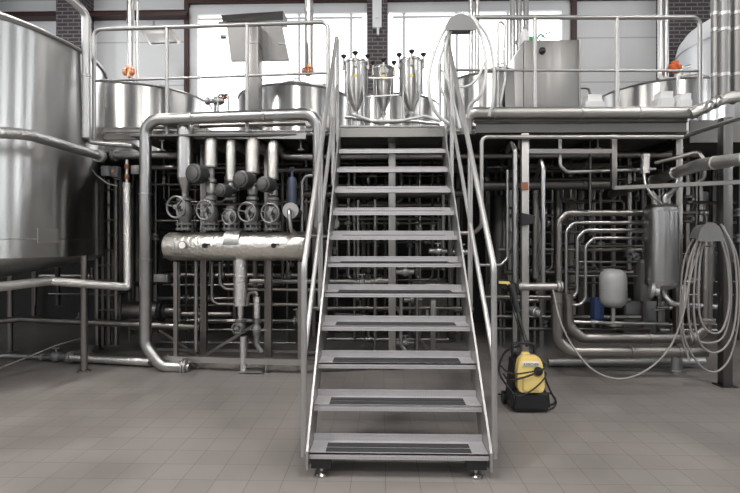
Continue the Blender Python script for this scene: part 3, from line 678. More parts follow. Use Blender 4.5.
# beam-hung pipe behind the arch
pipe('slim steel pipe running just under the large arching pipe', 5, 'dull', [(155, 127, .35), (306, 123, .35)])
pipe('bent foil pipe coming forward at the right end of the valve row', 7, 'steel', [(262, 146, 1.2), (276, 146, .5), (286, 156.5, .4), (322, 156.5, .4)], 'insulated_pipe', bend=5, fl=[(2, .5, 3)])
pipe('slender dark pipe level behind the blue cylinder', 5, 'dull', [(276, 170, .9), (330, 169, .9)])

# header vessel
cz = Q(237, 246, .1); r = S(14.3, cz.y)
a, c = Q(167, 246.5, .1), Q(309, 246, .1)
t = thing('header_vessel', 'long foil covered horizontal header tank below the row of handwheel valves', 'tank', V((cz.x, cz.y, cz.z-r)))
d = (c-a).normalized(); L = (c-a).length
emitobj('shell', B().lathe(a, d, [(r*.55, 0), (r*.9, .015), (r, .04), (r, L-.04), (r*.9, L-.015), (r*.55, L)], 40), 'warm', t)
e1 = Q(236, 243, .1)
emitobj('cover_plate', B().lathe(e1-d*.08, d, [(r*1.012, 0), (r*1.015, .02), (r*1.015, .15), (r*1.012, .17)], 40), 'castl', t)
g = Q(189, 245, .1)-V((0, r+.0, 0))
emitobj('gauge', B().cyl(g+V((0, .03, 0)), g-V((0, .035, 0)), .042), 'castl', t); emitobj('gauge_dial', B().cyl(g-V((0, .035, 0)), g-V((0, .037, 0)), .035), 'dial', t)
for px in (210, 277):
    k = Q(px, 245.5, .1)-V((0, r, 0)); emitobj('plug', B().cyl(k+V((0, .03, 0)), k-V((0, .02, 0)), .026).box(k+V((.03, -.02, .015)), (.06, .015, .012)), 'black', t)
emitobj('outlet_pipe', B().lathe(Q(240.5, 256, .1), (0, 0, -1), [(S(7), 0), (S(7), S(52)), (S(3.2), S(53)), (S(3), S(66))], 24), 'foil', t)
v = Q(240.5, 326, .1)
emitobj('outlet_valve', B().lathe(v+V((0, 0, .08)), (0, 0, -1), [(.035, 0), (.06, .01), (.06, .03), (.04, .035), (.055, .07), (.055, .1), (.04, .13), (.06, .135), (.06, .155)], 18).cyl(v, v-V((0, .14, 0)), .018).torus(v-V((0, .14, 0)), (0, 1, 0), .05, .008, 18, 6), 'cast', t)
f = Q(243.5, 366, .1); top = Q(243.5, 336, .1)
emitobj('drain_pipe', B().tube([top, V((top.x, top.y, .02))], S(3.8), 18), 'foil2', t)
emitobj('base_plate', B().box((f.x+.09, f.y, .02), (.26, .16, .012)), 'frame', t)
for px in (176, 300):
    q_ = Q(px, 262, .1); emitobj('support_bar', B().bar(q_, V((q_.x, q_.y, .08)), .04, .04), 'dull', t)
pipe('short foil covered canister beside the header outlet', 6.5, 'foil', [(257, 297, .05), (257, 318, .05)], 'filter_canister', cat='canister')
pipe('black valve under the short foil canister', 5, 'cast', [(257, 318, .05), (257, 345, .05), (262, 352, .05)], 'drain_valve', cat='valve', fl=[(0, .45, 13, 'valve_body')], fmat='cast')
pipe('thin loop pipe feeding the short foil canister from above', 3, 'dull', [(247, 306, .1), (249, 293, .1), (257, 292, .05), (257, 298, .05)], bend=4)

# valve row
def handwheel(b, c, R, ax=(0, -1, 0)):
    ax = V(ax).normalized(); b.torus(c, ax, R, R*.10, 28, 8)
    x = ax.cross(V((0, 0, 1))).normalized(); y = ax.cross(x)
    for k in range(3):
        a = PI/2+2*PI*k/3+.3; b.bar(c, c+(x*math.cos(a)+y*math.sin(a))*R, R*.2, R*.1)
    b.cyl(c+ax*R*.15, c-ax*R*.5, R*.22)
def valve(wx_, wy, wr, bx, label, top=190):
    s = Q(bx, 210, 0).y/FPX; c = Q(bx, 230, .1); z1 = Q(bx, top, .1).z; H = z1-c.z
    t = thing('handwheel_valve', label, 'valve', c, 'handwheel valves on the header tank')
    b = B(); b.lathe(c, (0, 0, 1), [(9*s, 0), (9*s, .022), (5*s, .025), (4.5*s, .05), (9*s, .055), (9*s, .075), (5.5*s, .08), (7.5*s, H*.45), (7.5*s, H*.62), (5.5*s, H*.85), (8.5*s, H*.86), (8.5*s, H-.03), (5*s, H-.028), (5*s, H)], 24)
    k = c+V((0, 0, H*.5)); b.cyl(k, k-V((0, .11, 0)), 4.5*s, 3*s)
    emitobj('valve_body', b, 'cast', t)
    b = B(); cc = P(wx_, wy, c.y-.2); handwheel(b, cc, wr*s, (-.25, -1, 0)); b.cyl(cc, k, 1.3*s)
    emitobj('handwheel', b, 'cast', t, 'round spoked handwheel')
    b = B()
    for a in range(8): b.cyl(c+V((7.6*s*math.cos(a*PI/4), 7.6*s*math.sin(a*PI/4), -.008)), c+V((7.6*s*math.cos(a*PI/4), 7.6*s*math.sin(a*PI/4), .09)), .007, None, 6)
    emitobj('bolt_ring', b, 'steel', t)
valve(176, 207, 10.5, 185, 'cast handwheel valve under the widest polished riser, first in the row', 196)
valve(205, 210, 9.5, 211, 'cast handwheel valve below the highest dark motor, second in the row', 201)
valve(229, 217, 7.5, 231.5, 'smallest cast handwheel valve, at the middle of the row', 206)
valve(247, 212, 9.5, 252.5, 'cast handwheel valve below the third dark motor, fourth in the row', 201)
valve(270, 213, 9.5, 273, 'cast handwheel valve nearest the blue cylinder, last in the row', 201)
def riserp(px, w, yt, yb, label, mat, motor=None, collar=True):
    c = Q(px, yb, .1); s = c.y/FPX; r_ = w*.57*s; a = V((c.x, c.y, Q(px, yt, .1).z)); lo = V((c.x, c.y, Q(px, 200, .1).z))
    t = thing('valve_riser', label, 'pipe', lo)
    b = B(); b.tube([a+V((0, .7, .02)), a, c], r_, 18, 1.2*r_); emitobj('insulation_sleeve', b, mat, t)
    h = c.z-lo.z
    b = B(); b.lathe(c, (0, 0, -1), [(r_*1.05, 0), (r_*1.05, .015), (r_*.6, .03), (3.4*s, h*.35), (5.5*s, h*.4), (5.5*s, h*.48), (3.6*s, h*.5), (5*s, h*.6), (5*s, h*.8), (3.2*s, h*.85), (6*s, h*.9), (6*s, h)], 18); emitobj('actuator_neck', b, 'castl', t)
    if motor:
        mx_, my, mr = motor; m = P(mx_, my, c.y-.22); ax = V((-.35, -1, -.02)).normalized()
        prof = [(mr*s*.75, -.0)]
        for k in range(7): prof += [(mr*s, .01+k*.02), (mr*s, .02+k*.02), (mr*s*.9, .021+k*.02), (mr*s*.9, .029+k*.02)]
        b = B(); b.lathe(m, -ax, prof+[(mr*s*.6, .17), (mr*s*.5, .24)], 22)
        mo = emitobj('actuator_motor', b, 'cdark', t)
        emitobj('motor_cap', B().lathe(m+ax*.012, -ax, [(mr*s*.3, -.004), (mr*s*.72, 0), (mr*s*.78, .012)], 20), 'dark', mo)
riserp(206+5, 11, 140, 166, 'foil sleeved riser above the second valve, with the biggest motor', 'foil2', (192.5, 173, 9.3))
riserp(231, 8.5, 142, 180, 'slimmest foil sleeved riser, above the middle valve, with low motor', 'foil2', (219.5, 190, 6.5))
riserp(252.5, 12, 141, 172, 'widest foil sleeved riser, above the fourth valve', 'foil2', (240, 179, 8.5))
riserp(273, 9.5, 144, 178, 'foil sleeved riser above the last valve, next to the blue cylinder', 'foil2', (262.5, 184, 7.5))
c = Q(185, 178, .1); s = c.y/FPX; a = V((c.x, c.y, Q(185, 124, .1).z))
t = thing('valve_riser', 'widest polished riser with cone, above the first handwheel valve', 'pipe', V((c.x, c.y, Q(185, 196, .1).z)))
emitobj('riser_pipe', B().tube([a+V((0, .6, .02)), a, c], 7.8*s, 24, 8*s), 'steel', t)
emitobj('cone', B().lathe(c, (0, 0, -1), [(7.9*s, 0), (3.4*s, 13*s), (3.4*s, 18*s)], 24), 'steel', t)
emitobj('side_pipe', B().tube([a+V((-.25, .1, .02)), a+V((-.03, 0, -.02))], 3.4*s, 14), 'dull', t)
# blue cylinder and flange disc
c = Q(292, 214, .3)
t = thing('air_filter', 'blue grey cylinder with eye bolt right of the valve row', 'filter', c)
emitobj('body', B().lathe(c, (0, 0, 1), [(S(3), 0), (S(3), .1), (S(5.2), .12), (S(5.2), .36), (S(4), .4), (S(1.5), .41), (S(1.5), .47)], 24), 'blue', t)
emitobj('eye_bolt', B().torus(c+V((0, 0, .49)), (0, 1, 0), .025, .008, 14, 6), 'blue', t)
c = P(290.5, 210.5, 4.92)
t = thing('end_flange', 'round steel flange disc facing forward above the header tank end', 'flange', c-V((0, 0, S(8))))
emitobj('disc', B().lathe(c, (0, 1, 0), [(S(7.8), 0), (S(8), .01), (S(8), .05), (S(5), .06), (S(5), .4)], 30), 'frame', t)
emitobj('drain_elbow', B().tube([c-V((0, -.02, 0)), c-V((0, .1, .0)), P(291, 230, 4.82), P(298, 235.5, 4.9), P(338, 236.5, 5.2)], S(2), 14, .05), 'steel', t)
# pump motor left
c = Q(147, 310.5, .9); s = c.y/FPX
t = thing('pump', 'steel drum pump with black end ring low behind the large pipe', 'pump', c-V((0, 0, .2)))
emitobj('casing', B().lathe(c-V((22*s, 0, 0)), (1, 0, 0), [(8*s, 0), (9.5*s, .02), (9.5*s, 36*s), (7*s, 37*s), (7*s, 40*s), (4*s, 42*s), (4*s, 54*s)], 28), 'dull', t)
emitobj('end_ring', B().lathe(c+V((13*s, 0, 0)), (1, 0, 0), [(10.5*s, 0), (11*s, .01), (11*s, .05), (8*s, .06)], 28), 'black', t)
emitobj('foot', B().box(c-V((4*s, 0, .16)), (22*s, .16, .14)), 'dark', t)
box_thing('level_switch', 'pale grey boxy switch head left of the header tank', 'switch', 162, 278, .4, 14, 8, .08, 'castl')
pipe('upright thin rod with ring joints left of the square post', 2.6, 'dull', [(179, 262, .5), (179, 322, .5)], 'thin_rod', cat='rod', fl=[(0, .25, 3, 'flange'), (0, .8, 3, 'flange')])
pipe('upright slim pipe just left of the square post under the header', 4, 'steel', [(196, 262, .3), (196, 352, .3)])
pipe('slim pipe bending right under the header, outer of the nested pair', 3.5, 'dull', [(212, 262, .5), (212, 300, .5), (218, 304, .5), (300, 304.5, .55)], bend=6)
pipe('slim pipe bending right under the header, inner of the nested pair', 3.5, 'dull', [(220, 262, .5), (220, 284, .5), (226, 289, .5), (330, 290, .55)], bend=6)
pipe('steel pipe running level behind the post toward the staircase, upper', 5, 'steel', [(250, 281, .75), (395, 281, .75)], fl=[(0, .6, 3), (0, .9, 4, 'flange')])
pipe('white foil floor pipe behind the base rail below the header', 6.5, 'foil2', [(190, 362, .5), (262, 363, .5)], 'insulated_pipe')
pipe('foil floor pipe stub with valve left of the stair foot', 7, 'castl', [(272, 364, .5), (306, 364, .5)], 'insulated_pipe', fl=[(0, .3, 5, 'flange'), (0, .7, 5, 'flange')])
pipe('slim steel tube rising between header end and left handrail', 3.5, 'steel', [(302, 238, .45), (302, 182, .45), (306, 176, .45), (322, 175, .45)], bend=4)

# ------------------------------------------------------------------ pipework, behind the stairs
pipe('thick steel pipe crossing high behind the upper treads', 8, 'steel', [(322, 156, .9), (460, 155.5, .9)], fl=[(0, .35, 2.5), (0, .62, 2.5)])
pipe('thick dark pipe crossing behind the treads at mid height', 9, 'dark', [(300, 194.5, 1.0), (470, 193, 1.0)], fl=[(0, .45, 2.5)])
pipe('slim bright pipe crossing behind the lowest visible gap of pipes', 3.5, 'dull', [(300, 308, .8), (470, 308, .8)])
pipe('upright steel tube behind the lower treads right of the square post', 4, 'dull', [(417, 366, .6), (417, 290, .6), (425, 285, .6), (450, 285, .7)], bend=6)
pipe('curved steel tube behind the lower treads beside the square post', 4, 'steel', [(401, 290, .55), (401, 345, .55), (407, 353, .55), (428, 353, .55)], bend=7)
pipe('upright thin pipe behind the treads left of the centre post', 3, 'dull', [(375, 366, .75), (375, 200, .75)])
pipe('upright thin pipe behind the treads near the left stringer', 3, 'dull', [(358, 300, .85), (358, 200, .85)])
pipe('upright pipe behind the treads near the right stringer', 3.5, 'dull', [(443, 270, .8), (443, 195, .8)])
pipe('floor level pipe crossing behind the bottom treads', 4.5, 'dull', [(305, 352, .9), (470, 352, 1.0)], fl=[(0, .8, 4, 'flange')])
for k, (px, py, mt, lb) in enumerate(((405, 272, 'castl', 'cluster valve behind the treads above the upright tubes'), (413, 300, 'cast', 'dark valve on the curved tube behind the treads'), (438, 251, 'steel', 'bright union fitting behind the treads, left of the pair'), (462, 252, 'steel', 'bright union fitting behind the treads, beside the right stringer'), (405, 343, 'cast', 'low dark valve behind the bottom treads'), (362, 282, 'castl', 'pipe valve behind the treads left of the centre post'))):
    pipe(lb, 5, mt, [(px-9, py, .68), (px+9, py, .68)], 'ball_valve', cat='valve', fl=[(0, .5, 9, 'valve_body')], fmat=mt)
c = Q(335, 224, .6)
t = thing('pressure_gauge', 'small pale round gauge behind the treads near the left stringer', 'gauge', c-V((0, 0, .05)))
emitobj('gauge_dial', B().cyl(c, c-V((0, .03, 0)), .05), 'vessel', t); emitobj('casing', B().cyl(c+V((0, .06, 0)), c-V((0, .02, 0)), .055), 'dull', t)

# ------------------------------------------------------------------ pipework, right half
pipe('large polished pipe along the right platform edge, bending down at the stair', 11.5, 'frame', [(466, 134, .0), (466.5, 113, -.04), (697, 112.5, -.04)], fl=[(1, .12, 2.5), (1, .5, 2.5), (1, .75, 2.5)], bend=13)
pipe('smaller dark pipe tucked under the large polished edge pipe', 5, 'dark', [(474, 120.5, .0), (686, 120, .0)], fl=[(0, .15, 14)])
pipe('slim bright tube framing the rack below the platform, bending down by the stair', 4.2, 'frame', [(436, 233, .12), (474, 233, .05), (481.5, 226, -.02), (481.5, 137, -.04), (683, 137, -.04)], bend=6)
pipe('slim tube rising to the right edge under the shiny elbow', 4.5, 'steel', [(683, 137, .0), (745, 116, -.8)])
pipe('tall steel tube left of the main square post, with bent top', 5, 'steel', [(507, 151, .5), (511, 143, .15), (515, 150, .05), (515, 350, .05)], bend=5)
pipe('shorter steel tube right of the main square post, with open top', 4.2, 'steel', [(536, 178, 1.0), (541, 160, .08), (543, 168, .04), (543, 284, .04)], bend=5)
pipe('thin tube hanging left of the tall bent tube and turning left', 3, 'steel', [(507.5, 170, .12), (507.5, 258, .12), (501, 265, .1), (478, 265, .1)], bend=5, fl=[(0, .1, 3)])
pipe('level steel pipe near the top of the right rack', 6.5, 'dull', [(455, 156, .6), (700, 154, .6)], fl=[(0, .6, 3), (0, .27, 3)])
pipe('thick black pipe level below the top of the right rack', 9.5, 'dark', [(470, 186, .55), (612, 184.5, .5)], fl=[(0, .8, 3)])
pipe('thin tube dropping from the frame and turning right below it', 3.6, 'steel', [(560, 137, .1), (560, 166, .1), (567, 172, .1), (655, 169, .3)], bend=6)
pipe('big diagonal insulated pipe coming forward to the right edge', 11, 'foil2', [(612, 194, 6.6), (700, 165, 4.75), (745, 158.5, 4.2)], 'insulated_pipe', raw=True, fl=[(0, .55, 3), (0, .78, 3), (1, .35, 3)], bend=30, ref=4.9)
pipe('flexible crinkled elbow sleeve where the diagonal pipe meets the frame', 12.5, 'foil', [(692, 167.5, 4.93), (700, 165, 4.75), (732, 160.5, 4.36)], 'pipe_sleeve', raw=True, ref=4.7, bend=15)
pipe('slim U shaped tube around the big diagonal pipe', 4, 'dull', [(655, 163, .2), (698, 152, -.05), (704, 160, -.1), (704, 178, -.1), (696, 184, -.05), (655, 187, .1)], bend=5)
pipe('short upright foil bottle left of the diagonal pipe', 8, 'foil2', [(645, 155, .15), (645, 173, .15)], 'sight_bottle', cat='bottle', fl=[(0, .05, 3), (0, .95, 3)])
pipe('thin hose under the short foil bottle curling to the vessel', 2.6, 'frame', [(644, 174, .1), (645, 184, .05), (652, 196, .0), (662, 204, .0)], 'thin_tube', bend=8)
pipe('bent steel neck joining vessel top and diagonal pipe', 5, 'steel', [(664, 206, .1), (665, 196, .1), (676, 188, .1), (678, 180, .1)], bend=6)
# shiny vessel
c = Q(661.5, 284, .15); top = Q(661.5, 208, .15); r = S(14.8, c.y); H = top.z-c.z
t = thing('pressure_vessel', 'upright polished steel vessel hanging under the diagonal pipe', 'vessel', c)
emitobj('shell', B().lathe(c, (0, 0, 1), [(r*.4, -.06), (r*.85, -.03), (r, .0), (r, H), (r*.85, H+.03), (r*.35, H+.06)], 40), 'steel', t)
for h in (.04, H-.03): emitobj('band', B().lathe(c+V((0, 0, h)), (0, 0, 1), [(r, -.012), (r*1.03, -.01), (r*1.03, .01), (r, .012)], 40), 'steel', t)
e = Q(654, 292, .1); emitobj('bottom_flange', B().lathe(e-V((.06, 0, -.02)), (1, -.4, -.2), [(.05, 0), (.085, .02), (.085, .05), (.05, .06), (.05, .1)], 18), 'castl', t)
emitobj('bottom_elbow', B().tube([c-V((-.0, 0, .0)), c-V((-.03, 0, .12)), Q(672, 304, .1), Q(722, 307, .1)], S(2.8), 14, .07), 'steel', t)
for px in (655, 667): emitobj('top_fitting', B().tube([Q(px, 207, .15), Q(px, 198, .15), Q(px+(4 if px > 660 else -5), 192, .15)], S(3.2), 12, .04), 'castl', t)
e = P(676, 217, 5.0); emitobj('data_plate', B().box(Q(662, 211, .15)-V((0, r+.002, 0)), (.14, .006, .02)), 'frame', t)
# nested elbows
for k, (x, y, w, xe, yb, lb) in enumerate(((558.5, 213, 6.5, 646, 288, 'outermost and thickest of the nested bent pipes left of the vessel'), (566, 222.5, 3.2, 647, 300, 'second of the nested bent pipes left of the vessel'), (577, 230, 3.2, 647, 292, 'third of the nested bent pipes left of the vessel'), (585.5, 238, 3, 647, 298, 'innermost of the nested bent pipes left of the vessel'))):
    pts = [(xe, y, .35), (x+8, y, .35), (x, y+8, .35), (x, yb, .35)]
    if k in (2, 3): pts += [(x-5, yb+7, .35), (x-14, yb+7, .35)]
    pipe(lb, w, 'steel' if k else 'dull', pts, bend=8)
for y, lb in ((246, 'fourth'), (262, 'fifth'), (276, 'sixth')):
    pipe('level thin tube behind the expansion vessel, %s below the nested bends' % lb, 2.6, 'dull', [(578, y, .6), (650, y, .6)], fl=[(0, .3, 3)])
pipe('level foil tee pipe between the posts where the spray gun hangs', 7.5, 'frame', [(518, 286.5, -.02), (562, 286.5, .0)], 'tee_pipe', fl=[(0, .05, 3), (0, .93, 5, 'flange')])
pipe('slim pipe below the foil tee pipe', 4, 'dull', [(480, 297, .4), (560, 297, .4)])
pipe('slanted hand valve under the tee pipe right of the post', 7, 'castl', [(528, 309, .1), (541, 314, .0)], 'slanted_valve', cat='valve', fl=[(0, .5, 5, 'flange')])
pipe('outer bottom pipe bending from upright to level along the floor, right', 11, 'dull', [(556.5, 292, .0), (557, 340, .0), (570, 351.5, .0), (706, 351.5, .0)], bend=12, fl=[(0, .2, 3), (2, .45, 3), (2, .8, 3)])
pipe('inner bottom pipe bending from upright to level along the floor, right', 10.5, 'dull', [(567.5, 294, .15), (568, 326, .15), (582, 338, .15), (694, 338, .15), (706, 328, .1), (708, 236, .1), (714, 228, .1)], bend=12, fl=[(0, .1, 3), (2, .6, 3), (4, .9, 3), (4, .08, 5, 'flange'), (2, .96, 5, 'flange')])
pipe('grey foil pipe lying lowest above the floor, right', 8, 'castl', [(548, 362, .45), (704, 361, .45)], 'insulated_pipe')
pipe('upright dark vessel tube behind the posts, left of nested pipes', 7, 'dull', [(535.5, 278, 1.0), (535.5, 190, 1.0)], fl=[(0, .96, 3)])
pipe('dark conical filter tube ending above the tee pipe', 8, 'dark', [(558, 262, .7), (558, 190, .9)], fl=[(0, .02, 3)])
pipe('upright thin tube between nested bends and expansion vessel', 2.6, 'dark', [(590, 236, .45), (590, 140, .45)])
pipe('foot block under the bottom pipes beside the right posts', 7, 'castl', [(675, 350, .25), (675, 374, .25)], 'pipe_support', cat='support', fl=[(0, .9, 4, 'flange')])
pipe('short foil tee on the level pipe beside the vertical insulated pipe', 5, 'foil2', [(684, 305, -.02), (684, 285, -.02)], 'filter_bottle', cat='bottle')
# expansion vessel
c = Q(613, 308, .3); r = S(12.6, c.y); H = Q(613, 269, .3).z-c.z
t = thing('expansion_vessel', 'light grey rounded expansion vessel standing behind the bottom pipes', 'vessel', c-V((0, 0, .18)))
emitobj('shell', B().lathe(c, (0, 0, 1), [(.02, 0), (r*.6, .012), (r*.9, .05), (r, .10), (r, H-.1), (r*.9, H-.045), (r*.55, H-.005), (.02, H)], 36), 'vessel', t)
emitobj('seam', B().torus(c+V((0, 0, H*.5)), (0, 0, 1), r, .004, 36, 6), 'vessel', t)
emitobj('stem', B().cyl(c-V((0, 0, .18)), c+V((0, 0, .01)), .022), 'frame', t)
emitobj('base_ring', B().lathe(c-V((0, 0, .19)), (0, 0, 1), [(.09, 0), (.09, .012), (.03, .02)], 20), 'dull', t)
pipe('thin level pipe carrying the expansion vessel', 3.5, 'steel', [(574, 322, .3), (668, 324, .3)], fl=[(0, .2, 4, 'flange')])
pipe('thin black rod with valves below the expansion vessel', 3, 'dark', [(574, 329, .4), (650, 329, .4)], 'thin_rod', cat='rod')
box_thing('pump_housing', 'small dark blue pump housing left of the expansion vessel', 'pump', 597, 309, .6, 9, 22, .14, 'bluebox')
box_thing('control_box', 'dark grey box right of the expansion vessel', 'box', 642, 280, .6, 10, 40, .16, 'cast')
# grey hoses on the right holder
holder('half round grey hose holder bolted to the right edge post', 711, 230, 25, 22, 4.40, 'cast')
LP = [[(702, 228), (692, 262), (688, 305), (693, 335), (708, 343), (724, 335), (731, 300), (728, 255), (718, 226)],
      [(705, 226), (696, 265), (694, 315), (702, 346), (718, 352), (732, 335), (737, 295), (733, 250), (721, 224)],
      [(704, 228), (690, 258), (683, 300), (684, 335), (697, 362), (715, 372), (731, 355), (739, 310), (737, 258), (723, 226)],
      [(708, 225), (700, 262), (699, 310), (707, 330), (721, 331), (729, 305), (727, 262), (716, 225)]]
for L, lb in zip(LP, ('second largest', 'third largest', 'lowest hanging', 'smallest')):
    hose('grey hose coil on the right post, %s loop' % lb, [[(x, y, 4.5+.02*i) for i, (x, y) in enumerate(L)]], 2.3, 'ghose', 'hose_loop')
hose('long thin grey hose sagging to the floor between tee pipe and coil', [[(553, 290, 4.95), (560, 320, 4.8), (572, 345, 4.7), (592, 369, 4.55), (618, 379, 4.5), (645, 371, 4.5), (668, 350, 4.5), (682, 318, 4.5), (692, 270, 4.52), (705, 232, 4.55)]], 2.0, 'ghose', 'long_hose')
hose('grey hose crossing in front of the polished vessel', [[(707, 226, 4.56), (690, 245, 4.6), (682, 275, 4.62), (681, 330, 4.6), (690, 362, 4.56)]], 2.0, 'ghose', 'hose_loop')
hose('thin black wires hanging above the pressure washer', [[(505, 262, 4.9), (511, 300, 4.9), (520, 330, 4.85), (531, 345, 4.8)]], 1.2, 'rubber', 'black_wire', 'wire')

# ------------------------------------------------------------------ machinery room under the platform
emitobj('dark_cover_plate', B().box(((X_(690, 5.35)+XR-.1)/2, 5.36, ZD+.03), (XR-.1-X_(690, 5.35), .02, .24)), 'dark', pl)  # dark plate added to hide the bright tank and darken this corner
emitobj('deck', B().box(((xb+XR-.1)/2, 5.55, ZD-.03), (XR-.1-xb, .34, .02)), 'deck', pl)
emitobj('deck', B().box(((XL+.6+xa)/2, 8.6, ZD-.03), (xa-XL-.6, 5.0, .02)), 'deck', pl)
emitobj('deck', B().box(((xb+XR-.1)/2, 8.4, ZD-.03), (XR-.1-xb, 5.4, .02)), 'deck', pl)
struct('wall_shade_backdrop', B().box((.3, 8.6, 1.25), (17.6, .1, 2.5)), 'shade_back')  # near-black sheet added so the space under the platform reads as deep shade
rk = random.Random(11)
def rack(label, px0, px1, y0, y1, nv, nh, da, dbk, ne=8):
    A = Q((px0+px1)/2, y1, 0)
    t = thing('pipe_rack', label, 'pipe rack', V((A.x, A.y+(da+dbk)/2, 0)))
    mats = ['dark', 'dull', 'dull', 'dull', 'dark', 'dark']
    for k in range(nv):
        px = px0+(px1-px0)*(k+rk.random())/nv; d = da+(dbk-da)*rk.random(); ya = y0-6; yb = rk.choice([y1, y1, y1-30, y1-60, y0+60])
        w = rk.choice([1.8, 2.2, 2.6, 3.4, 5]); p0, p1 = Q(px, ya, d), Q(px, yb, d); p1 = V((p0.x, p0.y, max(p1.z, .0)))
        p0.z = min(p0.z, ZD-.06)
        b = B()
        if yb == y1 or rk.random() < .3: b.tube([p0, p1], w/2*p0.y/FPX, 8)
        else: b.tube([p0, p1, p1+V((rk.choice([-1, 1])*rk.uniform(.2, .6), 0, 0))], w/2*p0.y/FPX, 8, .08)
        o = emitobj('pipe', b, rk.choice(mats), t)
        for j in range(rk.choice([0, 1, 2])):
            q_ = p0.lerp(p1, rk.random()); r_ = w/2*p0.y/FPX
            emitobj(rk.choice(['union_nut', 'pipe_valve']), B().lathe(q_, (0, 0, 1), [(r_, 0), (r_*2, .01), (r_*2, .035), (r_*1.3, .04), (r_*1.5, .07), (r_*2, .075), (r_*2, .1), (r_, .11)], 10).cyl(q_+V((0, 0, .05)), q_+V((0, -r_*4, .05)), r_*.7, None, 8), rk.choice(['castl', 'cast', 'steel']), o)
    for k in range(nh):
        y = y0+(y1-y0)*(k+rk.random())/nh; d = da+(dbk-da)*rk.random(); w = rk.choice([1.8, 2.2, 2.6, 3.4, 5])
        xa_, xc_ = px0+rk.random()*25, px1-rk.random()*25
        if rk.random() < .35: xc_ = (px0+px1)/2+rk.uniform(-10, 20)
        p0, p1 = Q(xa_, y, d), Q(xc_, y, d); p0.y = p1.y = (p0.y+p1.y)/2; p0.z = p1.z = min((p0.z+p1.z)/2, ZD-.1); p0.z = p1.z = max(p0.z, .06)
        b = B(); pts = [p0, p1]
        if rk.random() < .5 and p1.z > .5: pts += [p1-V((0, 0, rk.uniform(.2, .45)))]
        b.tube(pts, w/2*p0.y/FPX, 8, .07); o = emitobj('pipe', b, rk.choice(mats), t)
        for j in range(rk.choice([0, 1, 2])):
            q_ = p0.lerp(p1, rk.random()); r_ = w/2*p0.y/FPX
            emitobj(rk.choice(['union_nut', 'pipe_valve']), B().lathe(q_, (1, 0, 0), [(r_, 0), (r_*2, .01), (r_*2, .03), (r_*1.2, .035), (r_*1.5, .06), (r_*2, .065), (r_*2, .09), (r_, .1)], 10).cyl(q_+V((.05, 0, 0)), q_+V((.05, 0, r_*5)), r_*.6, None, 8), rk.choice(['castl', 'cast', 'steel']), o)
    for px in (px0+4, (px0+px1)/2, px1-4):
        q_ = Q(px, y1, dbk); emitobj('rack_post', B().box((q_.x, q_.y, ZD/2-.05), (.05, .05, ZD-.1)), 'dull', t)
rack('dense rack of thin pipes and valves behind the handwheel valves', 152, 318, 142, 345, 20, 22, .9, 2.2)
rack('dense rack of thin pipes and valves behind the open treads', 322, 462, 142, 340, 20, 20, 1.2, 2.5)
rack('dense rack of thin pipes and valves left of the polished pressure vessel', 484, 648, 142, 330, 20, 22, 1.1, 2.4)
rack('dark rack of pipes behind the grey hose coil at the right edge', 655, 745, 150, 340, 9, 14, .9, 2.2)
rack('sparse dark rack of pipes behind the cable ladder on the left', 30, 142, 165, 335, 6, 12, 2.1, 3.0)
# tall dark vessels of the machinery room, built to darken the background, and cabinets
def darktank(label, px, py0, py1, w, d, mat):
    c = Q(px, py1, d); s = c.y/FPX; z1 = min(Q(px, py0, d).z, ZD-.15); c.z = max(c.z, .12)
    t = thing('buffer_vessel', label, 'vessel', V((c.x, c.y, 0))); r = w/2*s
    emitobj('shell', B().lathe(c, (0, 0, 1), [(r*.3, -.05), (r*.9, -.02), (r, .02), (r, z1-c.z-.05), (r*.8, z1-c.z-.01), (r*.3, z1-c.z)], 30), mat, t)
    for k in range(3): a = .5+2*PI*k/3; x, y = c.x+r*.8*math.cos(a), c.y+r*.8*math.sin(a); emitobj('leg', B().cyl((x, y, 0), (x, y, c.z+.03), .018, None, 8), 'dull', t)
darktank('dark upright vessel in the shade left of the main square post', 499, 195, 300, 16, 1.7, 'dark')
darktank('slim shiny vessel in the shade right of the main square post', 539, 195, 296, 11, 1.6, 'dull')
darktank('dark wide vessel added to deepen the shade behind the polished pressure vessel', 690, 190, 320, 34, 2.6, 'dark')
darktank('dark vessel added to deepen the shade behind the upright foil pipe', 118, 170, 290, 26, 1.45, 'dark')
for px, y0_, y1_, w, h_, lb, mt in ((573, 175, 285, 15, 0, 'pale upright block standing in for the brightness behind the nested bent pipes', 'beige'), (432, 280, 342, 40, 0, 'dark grey low cabinet behind the lower treads', 'cast'), (640, 300, 345, 40, 0, 'low dark machine casing behind the expansion vessel', 'cast'), (350, 312, 345, 30, 0, 'low grey machine base behind the lower left treads', 'castl')):  # pale block added in place of the brightness showing through the nested pipes
    a, c = Q(px, y0_, 2.6), Q(px, y1_, 2.6); z0 = 0
    t = thing('equipment_cabinet', lb, 'cabinet', V((a.x, a.y, 0)))
    emitobj('body', B().box((a.x, a.y, (a.z+z0)/2), (S(w, a.y), .25, a.z-z0), bev=.01), mt, t)
    emitobj('door', B().box((a.x, a.y-.13, (a.z+z0)/2), (S(w, a.y)*.86, .012, (a.z-z0)*.9), bev=.003), mt, t)

